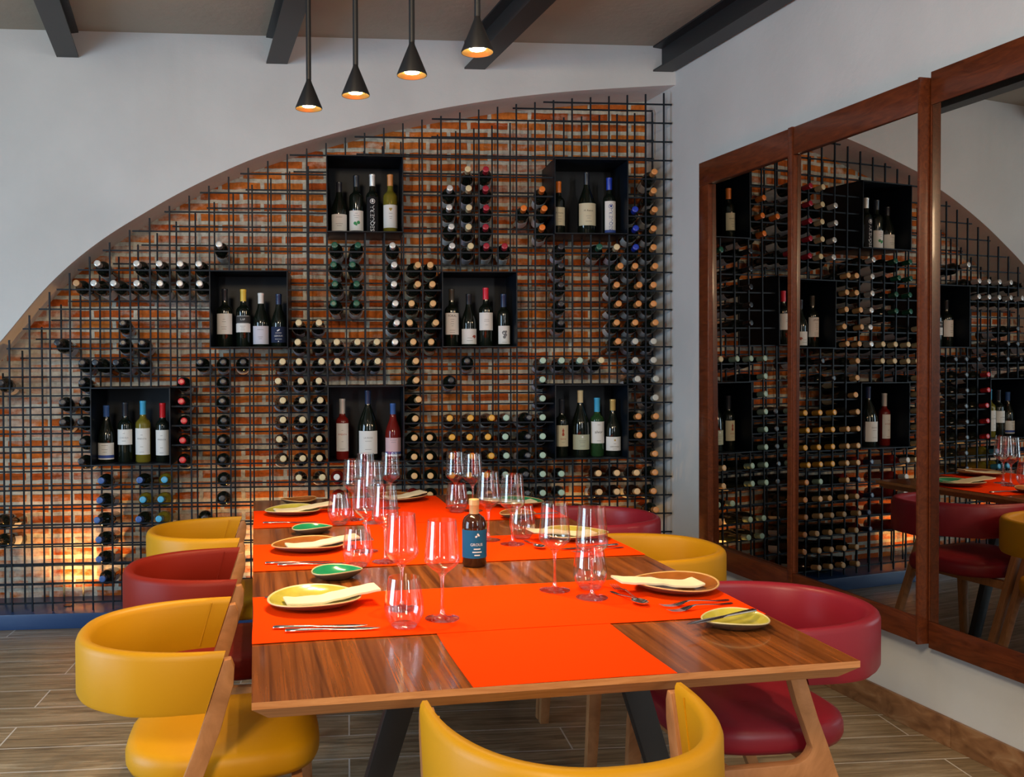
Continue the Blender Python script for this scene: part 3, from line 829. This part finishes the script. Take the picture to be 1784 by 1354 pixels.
# ------------------------------------------------------------ the dining table
TA = radians(5.5)
U, V = Vector((cos(TA), sin(TA), 0)), Vector((-sin(TA), cos(TA), 0))
T0 = Vector((-.172, 1.681, 0))
TW, TL = 1.20, 2.50
def P3(u, v, z=0):
    return T0 + U * u + V * v + Vector((0, 0, z))
tc_ = P3(TW / 2, TL / 2)
table = thing('dining_table', 'long walnut dining table with orange runners on black steel legs', 'dining table', tc_, TA)
mb = MB()
loops = [(0, TZ), (0, TZ - .013), (.030, TZ - .040), (.04, TZ - .040)]
n = len(loops)
vs = []
for off, z in loops:
    a, b = TW / 2 - off, TL / 2 - off
    vs += [(-a, -b, z), (a, -b, z), (a, b, z), (-a, b, z)]
mb.add(vs, [(0, 1, 2, 3)], 0)
mb.add(vs, [(4 * j + i, 4 * j + 4 + i, 4 * j + 4 + (i + 1) % 4, 4 * j + (i + 1) % 4) for j in range(n - 1) for i in range(4)] + [(12, 15, 14, 13)], 1)
me = mb.mesh('tabletop', [M['walnut'], M['edge']], smooth=False)
bm = bmesh.new(); bm.from_mesh(me); bmesh.ops.remove_doubles(bm, verts=bm.verts, dist=1e-6); bm.to_mesh(me); bm.free()
obj('tabletop', me, table)
for yy in (-.875, .80):
    MB().box(-.34, .34, yy - .03, yy + .03, TZ - .064, TZ - .0405).build('cross_beam', M['metalblack'], table, bevel=.002)
    for sg in (-1, 1):
        mb = MB()
        mb.prism([(sg * .215, TZ - .0645), (sg * .28, TZ - .0645), (sg * .475, 0), (sg * .425, 0)][::sg], yy - .015, yy + .015, ax='y')
        mb.build('leg', M['metalblack'], table, bevel=.002)

def cloth(name, label, u0, u1, v0, v1, z0, z1, sk=0):
    cu, cv = (u0 + u1) / 2, (v0 + v1) / 2
    a, b = (u1 - u0) / 2, (v1 - v0) / 2
    mb = MB()
    nx, ny = max(2, int(a * 30)), max(2, int(b * 30))
    rnd = random.Random(label)
    ph = rnd.uniform(0, 6)
    vs = []
    for zi, z in enumerate((z0, z1)):
        for j in range(ny + 1):
            for i in range(nx + 1):
                x, y = -a + 2 * a * i / nx, -b + 2 * b * j / ny
                vs.append((x + .0015 * sin(y * 14 + ph), y + .0015 * sin(x * 13 + ph) + sk * x, z - z0 + (.0003 * (1 + sin(x * 21 + ph) * sin(y * 17)) if zi else 0)))
    N = (nx + 1) * (ny + 1)
    q = lambda i, j, k: k * N + j * (nx + 1) + i
    fs = []
    for j in range(ny):
        for i in range(nx):
            fs += [(q(i, j, 0), q(i, j + 1, 0), q(i + 1, j + 1, 0), q(i + 1, j, 0)), (q(i, j, 1), q(i + 1, j, 1), q(i + 1, j + 1, 1), q(i, j + 1, 1))]
    for i in range(nx):
        fs += [(q(i, 0, 0), q(i + 1, 0, 0), q(i + 1, 0, 1), q(i, 0, 1)), (q(i, ny, 0), q(i, ny, 1), q(i + 1, ny, 1), q(i + 1, ny, 0))]
    for j in range(ny):
        fs += [(q(0, j, 0), q(0, j, 1), q(0, j + 1, 1), q(0, j + 1, 0)), (q(nx, j, 0), q(nx, j + 1, 0), q(nx, j + 1, 1), q(nx, j, 1))]
    mb.add(vs, fs)
    o = mb.build(name, M['orange'], None)
    o.location = P3(cu, cv, z0)
    o.rotation_euler.z = TA
    return tag(o, label, 'table runner', 'orange runners on the table')
Z1, Z2 = TZ + .0003, TZ + .0017
cloth('table_runner', 'orange runner lying lengthwise at the near edge of the table', .402, .806, .001, .74, Z1, Z1 + .0007)
cloth('table_runner', 'orange runner lying lengthwise down the far half of the table', .402, .806, 1.075, 2.475, Z1, Z1 + .0007)
cloth('table_runner', 'orange runner laid across the near end of the table under the closest plates', .001, 1.199, .350, .755, Z2, Z2 + .0007)
cloth('table_runner', 'orange runner laid across the middle of the table behind the blue-labelled bottle', .001, 1.199, 1.06, 1.46, Z2, Z2 + .0007)
cloth('table_runner', 'orange runner laid across the far part of the table', .001, 1.199, 1.785, 2.19, Z2, Z2 + .0007)
CROSS = [(.35, .755), (1.06, 1.46), (1.785, 2.19)]
def base_z(u, v):
    if any(a < v < b for a, b in CROSS): return Z2 + .0014
    if .402 < u < .806 and (v < .74 or 1.075 < v < 2.47): return Z1 + .0014
    return TZ + .0003

# ------------------------------------------------------------ chairs
def make_chair(label, leather, loc, rz):
    """local frame: the sitter looks along +X, the arm tips stand at X = 0"""
    t = thing('dining_chair', label, 'chair', loc, rz, 'leather barrel chairs around the table')
    hw, dp, th = .245, .335, .030
    zt, zb = .682, .550
    SL = .33                                              # slope of the posts
    path = []
    for i in range(61):
        a = -pi / 2 + pi * i / 60
        ex = 2 / 2.35
        cx_, sy_ = cos(a), sin(a)
        path.append(Vector((-dp * abs(cx_) ** ex, hw * math.copysign(abs(sy_) ** ex, sy_), 0)))
    secs = []
    for i, p in enumerate(path):
        a, b = path[max(0, i - 1)], path[min(60, i + 1)]
        d = (b - a).normalized()
        nrm = Vector((d.y, -d.x, 0))                       # outward
        f = min(1, min(i, 60 - i) / 10)
        thk = th * (.72 + .45 * f)
        bulge = .006 * f
        ring = []
        zt_ = zt
        zb_ = zb - .006 * f
        for o_, z in ((-.5, zb_ + .010), (-.36, zb_), (.36, zb_), (.5, zb_ + .012), (.5 + bulge / thk, (zt + zb) / 2), (.5, zt_ - .016), (.40, zt_ - .006), (.2, zt_), (-.2, zt_), (-.40, zt_ - .006), (-.5, zt_ - .016), (-.5 - .0 * bulge, (zt + zb) / 2)):
            q = p + nrm * thk * o_
            slope = SL * (zt - z) * max(0, 1 - min(i, 60 - i) / 14)   # front edge is cut along the slanted post
            ring.append((q.x - slope, q.y, z))
        secs.append(ring)
    MB().sweep(secs).build('upholstered_back', leather, t, angle=50)
    # stitched seam near the front edges and along the back
    for i in (2, 58):
        mb = MB()
        p = path[i]
        a, b = path[i - 1], path[i + 1]
        d = (b - a).normalized()
        nrm = Vector((d.y, -d.x, 0))
        pts = []
        for z in [zb + .008 + (zt - zb - .018) * k / 6 for k in range(7)]:
            q = p + nrm * (th * .80 / 2 + .0022)
            pts.append((q.x - SL * (zt - z) * .86, q.y, z))
        for a_, b_ in zip(pts, pts[1:]):
            mb.rod(a_, b_, .003)
        mb.build('seam', leather, t, smooth=False)
    # seat cushion
    n = 40
    rings = []
    for sc, z in ((.90, .368), (.975, .371), (1, .384), (1, .408), (.975, .424), (.90, .434), (.6, .439), (.2, .440)):
        r = []
        for i in range(n):
            a = 2 * pi * i / n
            ex = 2 / 3.2
            x = (.2125 if cos(a) > 0 else .245) * math.copysign(abs(cos(a)) ** ex, cos(a))
            y = .212 * math.copysign(abs(sin(a)) ** ex, sin(a)) * (1 - .10 * (cos(a) < 0) * abs(cos(a)) ** 2)
            r.append((.005 + x * sc, y * sc, z + .006 * max(0, x) / .21))
        rings.append(r)
    MB().sweep(rings).build('seat_cushion', leather, t, angle=60)
    # side frames: slanted rear post running up to the arm, rail with rounded corners, front leg
    for sg in (-1, 1):
        ya, yb = sorted((sg * (hw - .0185), sg * (hw + .0085)))
        def post(z, w=0): return -SL * (zt - z) + w
        mb = MB()
        # rear post, widening at the rail and tapering to the floor
        prof = [(post(zt - .018) + .002, zt - .018), (post(.57) + .002, .57), (post(.47) + .002, .47), (post(.41) - .002, .41), (post(.34) - .004, .34), (-.250, 0), (-.216, 0), (-.104, .290), (-.078, .325)]
        fil = [(.142, .325), (.163, .312), (.186, .0), (.218, 0), (.206, .300), (.200, .345), (.190, .359), (.172, .3655)]
        arc = []
        cxr, czr, R = post(.395) + .042 + .05, .4155, .05
        for k in range(7):
            a = -pi / 2 - (pi / 2 - .30) * k / 6
            arc.append((cxr + R * cos(a) - .002, czr + R * sin(a)))
        top = [(post(.51) + .045, .51), (post(.61) + .041, .61), (post(zt - .036) + .031, zt - .036), (post(zt - .018) + .018, zt - .016)]
        poly = prof + fil + arc + top
        mb.prism(poly, ya, yb, ax='y')
        mb.build('side_frame', M['beech'], t, bevel=.003)
    MB().box(-.11, -.08, -hw + .019, hw - .019, .328, .362).build('stretcher', M['beech'], t, bevel=.002)
    MB().box(.145, .17, -hw + .019, hw - .019, .328, .362).build('stretcher', M['beech'], t, bevel=.002)
    return t
def at(u, v):
    p = P3(u, v)
    return (p.x, p.y, 0)
CH = [('yellow', -.058, .665, 0, 'mustard yellow leather chair closest on the left side of the table'),
      ('russet', -.045, 1.363, 0, 'russet red leather chair, middle of the three on the left side'),
      ('yellow', -.048, 2.03, 0, 'mustard yellow leather chair farthest on the left side of the table'),
      ('crimson', 1.246, .57, pi, 'crimson leather chair closest on the right side of the table'),
      ('yellow', 1.238, 1.35, pi, 'mustard yellow leather chair, middle of the three on the right side'),
      ('crimson', 1.240, 1.875, pi, 'crimson leather chair farthest on the right side by the wine wall'),
      ('yellow', .552, -.028, pi / 2, 'mustard yellow leather chair at the near end of the table')]
first = {}
for colr, u, v, a, label in CH:
    if colr not in first:
        first[colr] = make_chair(label, M[colr], at(u, v), TA + a)
    else:
        c = dup(first[colr], label, at(u, v), TA + a, 'leather barrel chairs around the table')
        c.scale.z = 1.035 if v > 1.86 and u > 1 or v < 0 else 1

# ------------------------------------------------------------ crockery
GLZ = {}
def glaze(name, c, rim):
    m = mat(name, c, .16, spec=.6, coat=.3)
    t = NT(m)
    n = t.n('ShaderNodeTexNoise', {'Vector': (t.coords((14, 14, 14)), 0), 'Scale': 1, 'Detail': 4})
    r = t.ramp((n, 'Fac'), [(.3, tuple(x * .72 for x in c)), (.7, tuple(min(1, x * 1.15) for x in c))])
    t.link(r, 0, 'Base Color')
    GLZ[name] = (m, mat(name + '_rim', rim, .3), mat(name + '_underside', (.07, .052, .034), .35))
glaze('amber_glaze', (.27, .085, .014), (.56, .34, .13))
glaze('olive_yellow_glaze', (.46, .40, .055), (.60, .52, .24))
glaze('green_glaze', (.012, .23, .10), (.50, .42, .22))
def crockery(name, label, cat, g, u, v, R, h, sq=1, rot=0, seed=0, dz=0, group=None):
    rnd = random.Random(seed)
    p1, p2 = rnd.uniform(0, 6), rnd.uniform(0, 6)
    def wob(a, r, z):
        f = r / R
        return (1 + .018 * f * sin(2 * a + p1) + .012 * f * sin(3 * a + p2), .0035 * f ** 3 * sin(2 * a + p2))
    segs = [(1e-5, .0065, 0), (R * .45, .0068, 0), (R * .68, h * .40, 0), (R * .86, h * .68, 0), (R * .955, h * .93, 1), (R * .978, h, 1), (R * .995, h * 1.005, 1), (R * 1.004, h * .97, 1), (R, h * .88, 2),
            (R * .90, h * .58, 2), (R * .70, h * .24, 2), (R * .52, .0015, 2), (R * .47, 0, 2), (1e-5, 0, 2)]
    n = 56
    mb = MB()
    for r, z, _ in segs:
        for i in range(n):
            a = 2 * pi * i / n
            k = wob(a, r, z)
            mb.v.append((r * cos(a) * k[0], r * sin(a) * sq * k[0], z + k[1]))
    for j in range(len(segs) - 1):
        for i in range(n):
            k = (i + 1) % n
            mb.f.append((j * n + i, j * n + k, j * n + n + k, j * n + n + i))
            mb.m.append(segs[j][2])
    me = mb.mesh(name, GLZ[g], angle=70)
    o = obj(name, me)
    o.location = P3(u, v, base_z(u, v) + dz)
    o.rotation_euler.z = TA + rot
    return tag(o, label, cat, group)
PG, DG = 'large stoneware plates', 'small stoneware dishes'
PL = [('olive_yellow_glaze', .152, .640, .118, .026, .92, .2, 'olive yellow plate with folded napkin, closest on the left side of the table'),
      ('amber_glaze', .176, 1.345, .116, .024, .92, .0, 'amber plate with napkin in the middle of the left side'),
      ('olive_yellow_glaze', .155, 2.085, .112, .022, .95, .3, 'olive yellow plate with napkin farthest along the left side'),
      ('amber_glaze', .640, 2.375, .110, .022, 1, .1, 'amber plate with napkin at the far end of the table'),
      ('amber_glaze', 1.090, .612, .112, .025, 1, .1, 'amber plate with napkin, closest on the right side of the table'),
      ('olive_yellow_glaze', 1.075, 1.360, .114, .024, .95, .4, 'olive yellow plate with napkin in the middle of the right side'),
      ('green_glaze', 1.085, 2.10, .112, .024, .95, .2, 'green plate with napkin farthest along the right side')]
for i, (g, u, v, R, h, sq, rot, label) in enumerate(PL):
    crockery('plate', label, 'plate', g, u, v, R, h, sq, rot, i, group=PG)
for i, (g, u, v, R, h, sq, rot, label) in enumerate([
        ('green_glaze', .232, .935, .074, .027, .80, .25, 'small green dish between the first two plates on the left'),
        ('green_glaze', .206, 1.655, .072, .025, .80, .25, 'small green dish between the second and third plates on the left'),
        ('amber_glaze', .190, 2.375, .078, .022, .85, .1, 'small amber dish at the far left corner of the table'),
        ('olive_yellow_glaze', 1.077, .272, .079, .023, .88, .1, 'small olive yellow dish with a butter knife near the right front corner'),
        ('amber_glaze', 1.0, 1.80, .072, .024, .85, .2, 'small amber dish behind the tumbler on the right side')]):
    crockery('side_dish', label, 'dish', g, u, v, R, h, sq, rot, 20 + i, group=DG)

def napkin(label, u, v, rot, prof, wid, dz=0):
    """a folded strip of linen; prof = (along, height) of its underside"""
    mb = MB()
    secs = []
    th = .0055
    # resample smoothly
    pts = []
    for (a, b), (c, d) in zip(prof, prof[1:]):
        for k in range(5):
            q = k / 5
            s = q * q * (3 - 2 * q)
            pts.append((a + (c - a) * q, b + (d - b) * s))
    pts.append(prof[-1])
    for k, (x, z) in enumerate(pts):
        w = wid / 2 * (1 + .03 * sin(k * .9))
        y0 = .006 * sin(k * .35)
        secs.append([(x, y0 - w, z), (x, y0 - w - .001, z + th / 2), (x, y0 - w, z + th), (x, y0 + w * .96, z + th * .9), (x, y0 + w * .97, z + th * .45), (x, y0 + w * .96, z)])
    mb.sweep(secs)
    for e in (secs[0], secs[-1]):
        pass
    o = mb.build('napkin', M['napkin'], None, angle=45)
    o.location = P3(u, v, base_z(u, v) + dz)
    o.rotation_euler.z = TA + rot
    return tag(o, label, 'napkin', 'cream linen napkins folded on the plates')
NP = [(-.082, .0165), (-.05, .0125), (0, .0145), (.04, .0215), (.105, .0285), (.150, .0335)]
napkin('cream napkin on the closest olive yellow plate at the left front', .160, .632, .12, NP, .074)
napkin('cream napkin on the amber plate in the middle of the left side', .186, 1.338, .12, NP, .074)
napkin('cream napkin on the farthest olive yellow plate on the left side', .164, 2.08, .12, NP, .074)
napkin('cream napkin on the amber plate at the far end of the table', .640, 2.37, .3, NP[:-1], .074)
napkin('cream napkin on the amber plate at the right front', 1.072, .606, pi + .02, NP, .074, .002)
napkin('cream napkin on the olive yellow plate in the middle of the right side', 1.060, 1.356, pi + .1, NP, .074)
napkin('cream napkin on the green plate farthest on the right side', 1.075, 2.094, pi + .1, NP, .074)

# ------------------------------------------------------------ cutlery
def knife_mesh():
    mb = MB()
    secs = []
    for x, w, h in ((0, .011, .005), (.004, .0155, .008), (.03, .0145, .0076), (.07, .012, .0064), (.088, .010, .0052), (.095, .010, .0042), (.11, .015, .003), (.15, .0185, .0025), (.185, .017, .002), (.205, .009, .0016), (.212, .001, .001)):
        secs.append([(x, w * cos(a) * .5 * (1.9 if False else 1) * 1.0, .0041 + h * .5 * sin(a)) for a in [2 * pi * k / 10 for k in range(10)]])
    return mb.sweep(secs).mesh('knife', M['cutlery'], angle=70)
def fork_mesh():
    mb = MB()
    secs = []
    for x, w, z, h in ((0, .010, .001, .002), (.006, .0125, .001, .0024), (.04, .0085, .002, .0026), (.08, .0055, .006, .003), (.115, .0055, .009, .003), (.13, .0125, .008, .0022), (.142, .021, .0055, .0018), (.156, .0225, .003, .0017)):
        secs.append([(x, w * .5 * cos(a), z + h * (.5 + .5 * sin(a))) for a in [2 * pi * k / 10 for k in range(10)]])
    mb.sweep(secs)
    for q in (-1.5, -.5, .5, 1.5):
        y = q * .0058
        s2 = []
        for x, w, z, h in ((.154, .0034, .003, .0017), (.17, .003, .0022, .0016), (.19, .0026, .0045, .0015), (.198, .0012, .0065, .0010)):
            s2.append([(x, y + w * .5 * cos(a), z + h * (.5 + .5 * sin(a))) for a in [2 * pi * k / 8 for k in range(8)]])
        mb.sweep(s2)
    return mb.mesh('fork', M['cutlery'], angle=70)
def spoon_mesh():
    mb = MB()
    secs = []
    for x, w, z, h in ((0, .010, .001, .002), (.006, .0125, .001, .0024), (.04, .0085, .002, .0026), (.08, .0055, .006, .003), (.105, .0055, .008, .003), (.112, .010, .007, .0024)):
        secs.append([(x, w * .5 * cos(a), z + h * (.5 + .5 * sin(a))) for a in [2 * pi * k / 10 for k in range(10)]])
    mb.sweep(secs)
    vs, fs = [], []
    n, mrg = 20, 6
    for lay, off in ((0, 0), (1, .0014)):
        for j in range(mrg + 1):
            f = j / mrg
            for i in range(n):
                a = 2 * pi * i / n
                vs.append((.135 + .028 * f * cos(a), .0185 * f * sin(a) * (1 - .12 * cos(a)), .0012 + .0072 * f ** 2.2 + off))
    L = (mrg + 1) * n
    for lay in (0, 1):
        for j in range(mrg):
            for i in range(n):
                k = (i + 1) % n
                fs.append((lay * L + j * n + i, lay * L + j * n + k, lay * L + j * n + n + k, lay * L + j * n + n + i))
    fs += [(mrg * n + i, mrg * n + (i + 1) % n, L + mrg * n + (i + 1) % n, L + mrg * n + i) for i in range(n)]
    mb.add(vs, fs)
    return mb.mesh('spoon', M['cutlery'], angle=70)
KM, FM, SM_ = knife_mesh(), fork_mesh(), spoon_mesh()
def piece(kind, label, u0, v0, u1, v1, dz=0, tilt=0):
    """handle end at (u0, v0), pointing to (u1, v1)"""
    o = obj(kind, {'knife': KM, 'fork': FM, 'spoon': SM_}[kind])
    um, vm = (u0 + u1) / 2, (v0 + v1) / 2
    o.location = P3(u0, v0, base_z(um, vm) + dz)
    o.rotation_euler = (0, -tilt, TA + math.atan2(v1 - v0, u1 - u0))
    return tag(o, label, kind, 'polished steel cutlery')
piece('knife', 'steel knife nearest the table front at the closest left setting', .072, .420, .28, .402)
piece('knife', 'steel knife just behind another at the closest left setting', .046, .452, .25, .430)
piece('fork', 'steel fork beyond the closest olive yellow plate on the left', .03, .742, .23, .738)
piece('knife', 'steel knife in front of the amber plate in the middle of the left side', .072, 1.118, .28, 1.100)
piece('knife', 'second steel knife in front of the amber plate on the left side', .036, 1.15, .24, 1.132)
piece('knife', 'steel knife in front of the farthest olive yellow plate on the left', .036, 1.872, .24, 1.848)
piece('spoon', 'steel spoon beside the right front plate, its bowl towards the near edge', .917, .622, .940, .490)
piece('fork', 'steel fork lying beside the spoon at the right front plate', .948, .480, .945, .645)
piece('fork', 'steel fork in front of the amber plate at the right front', 1.165, .452, .98, .402)
piece('fork', 'second steel fork in front of the amber plate at the right front', 1.172, .482, .98, .45)
piece('knife', 'butter knife resting on the small olive yellow dish at the right front', 1.140, .298, 1.03, .262, dz=.0245, tilt=-.02)
piece('fork', 'steel fork in front of the olive yellow plate on the right side', 1.172, 1.170, .97, 1.112)
piece('knife', 'steel knife in front of the olive yellow plate on the right side', 1.168, 1.205, .98, 1.172)
piece('spoon', 'steel spoon left of the olive yellow plate on the right side', .895, 1.345, .905, 1.205)
piece('knife', 'steel knife in front of the green plate on the right side', 1.18, 1.86, .98, 1.85)

# ------------------------------------------------------------ glasses
def wine_glass(label, u, v):
    t = thing('wine_glass', label, 'wine glass', P3(u, v, base_z(u, v)), TA, 'stemmed wine glasses on the table')
    MB().lathe([(.0405, .0), (.0405, .0012), (.030, .0032), (.012, .006), (.0062, .012), (.0045, .022), (.0038, .055), (.0042, .088), (.0062, .100), (.0115, .1075), (.0, .1085)], 36).build('stem_and_foot', M['stemglass'], t, angle=70)
    MB().shell([(.0112, .1078), (.0235, .1165), (.0350, .1265), (.0402, .1325), (.0416, .1385), (.0410, .146), (.0388, .170), (.0362, .200), (.0338, .2315), (.0328, .2315), (.0352, .200), (.0378, .170), (.0398, .146), (.0403, .1388), (.0391, .1335), (.0340, .1280), (.0222, .1182), (.0, .1115)], 40).build('bowl', M['thinglass'], t, angle=80)
    return t
def tumbler(label, u, v):
    t = thing('water_tumbler', label, 'tumbler', P3(u, v, base_z(u, v)), TA, 'stemless water tumblers on the table')
    MB().lathe([(.0235, .0), (.0265, .001), (.0300, .0065), (.026, .0095), (.0, .0105)], 36).build('base', M['stemglass'], t, angle=70)
    MB().shell([(.0302, .0068), (.0385, .0185), (.0438, .033), (.0450, .045), (.0438, .062), (.0405, .085), (.0355, .1145), (.0345, .1145), (.0394, .085), (.0427, .062), (.0439, .045), (.0427, .033), (.0375, .0195), (.0280, .0085)], 40).build('wall', M['thinglass'], t, angle=80)
    return t
WG = [(.437, .462, 'wine glass nearest the camera, just behind the closest tumbler on the left'), (.358, .570, 'wine glass behind the closest tumbler, left of the nearest glass'),
      (.780, .672, 'wine glass left of two beside the right front tumbler'), (.848, .578, 'wine glass in front of the right front tumbler, nearest on the right side'),
      (.392, 1.112, 'wine glass on the middle runner left of the blue-labelled bottle'), (.352, 1.282, 'wine glass behind the middle left tumbler'),
      (.376, 1.890, 'leftmost wine glass of the far left cluster'), (.450, 2.118, 'wine glass at the back of the far left cluster, second from left'),
      (.555, 2.145, 'rightmost wine glass at the back of the far left cluster'), (.440, 1.805, 'wine glass in the middle of the far left cluster'),
      (.818, 2.095, 'wine glass farthest on the right, left of a pair'), (.872, 2.010, 'wine glass of the far right pair, nearer one'),
      (.780, 1.385, 'wine glass just behind the blue-labelled bottle to its right'), (.840, 1.300, 'wine glass in front of the middle right tumbler')]
TU = [(.338, .408, 'stemless tumbler closest to the camera beside the left front plate'), (.304, 1.066, 'stemless tumbler beside the amber plate on the left side'),
      (.316, 1.800, 'stemless tumbler beside the farthest left plate'), (.900, 1.392, 'stemless tumbler in the middle of the right side'),
      (.876, .668, 'stemless tumbler on the right behind the nearest right wine glass'), (.800, 1.985, 'stemless tumbler by the far right pair of wine glasses')]
w0 = x0 = None
for u, v, label in WG:
    if w0 is None: w0 = wine_glass(label, u, v)
    else: dup(w0, label, P3(u, v, base_z(u, v)), TA, 'stemmed wine glasses on the table')
for u, v, label in TU:
    if x0 is None: x0 = tumbler(label, u, v)
    else: dup(x0, label, P3(u, v, base_z(u, v)), TA, 'stemless water tumblers on the table')

# ------------------------------------------------------------ the bottle on the table
bu, bv = .645, 1.02
t = thing('oil_bottle', 'small dark amber bottle with blue label and tan capsule standing on the table', 'bottle', P3(bu, bv, base_z(bu, bv)), 0)
R = .0362
MB().lathe(bottle_profile('squat', .196, R, .0135), 40).build('glass_body', BG['amber'], t, angle=60)
MB().lathe([(.0143, .151), (.0143, .1785), (.0152, .180), (.0158, .1805), (.0158, .1965), (.0145, .198), (0, .198)], 32).build('capsule', mat('tan_gold_capsule', (.60, .40, .17), .4, .3), t, angle=40)
mb = MB()
lz = (.028, .110)
arc_patch(mb, R + .0002, *lz, -1.42, 1.42, 30)
lb = mb.build('paper_label', LAB['blue'], t)
lettering('GROUS', .0115, INK['white'], lb, R + .0011, .068, a=.06, maxw=.052).data.update()
blobs('white', [(.17, .86, .0030), (.24, .82, .0026), (.02, .78, .0030), (.09, .80, .0016)], 'flower_emblem')(lb, R + .0011, lz)
printed_lines(R + .0011, [(.0555, .75), (.0465, 1.05), (.0375, .62)], INK['white'], lb, half=.36, a=.10, h=.0032)
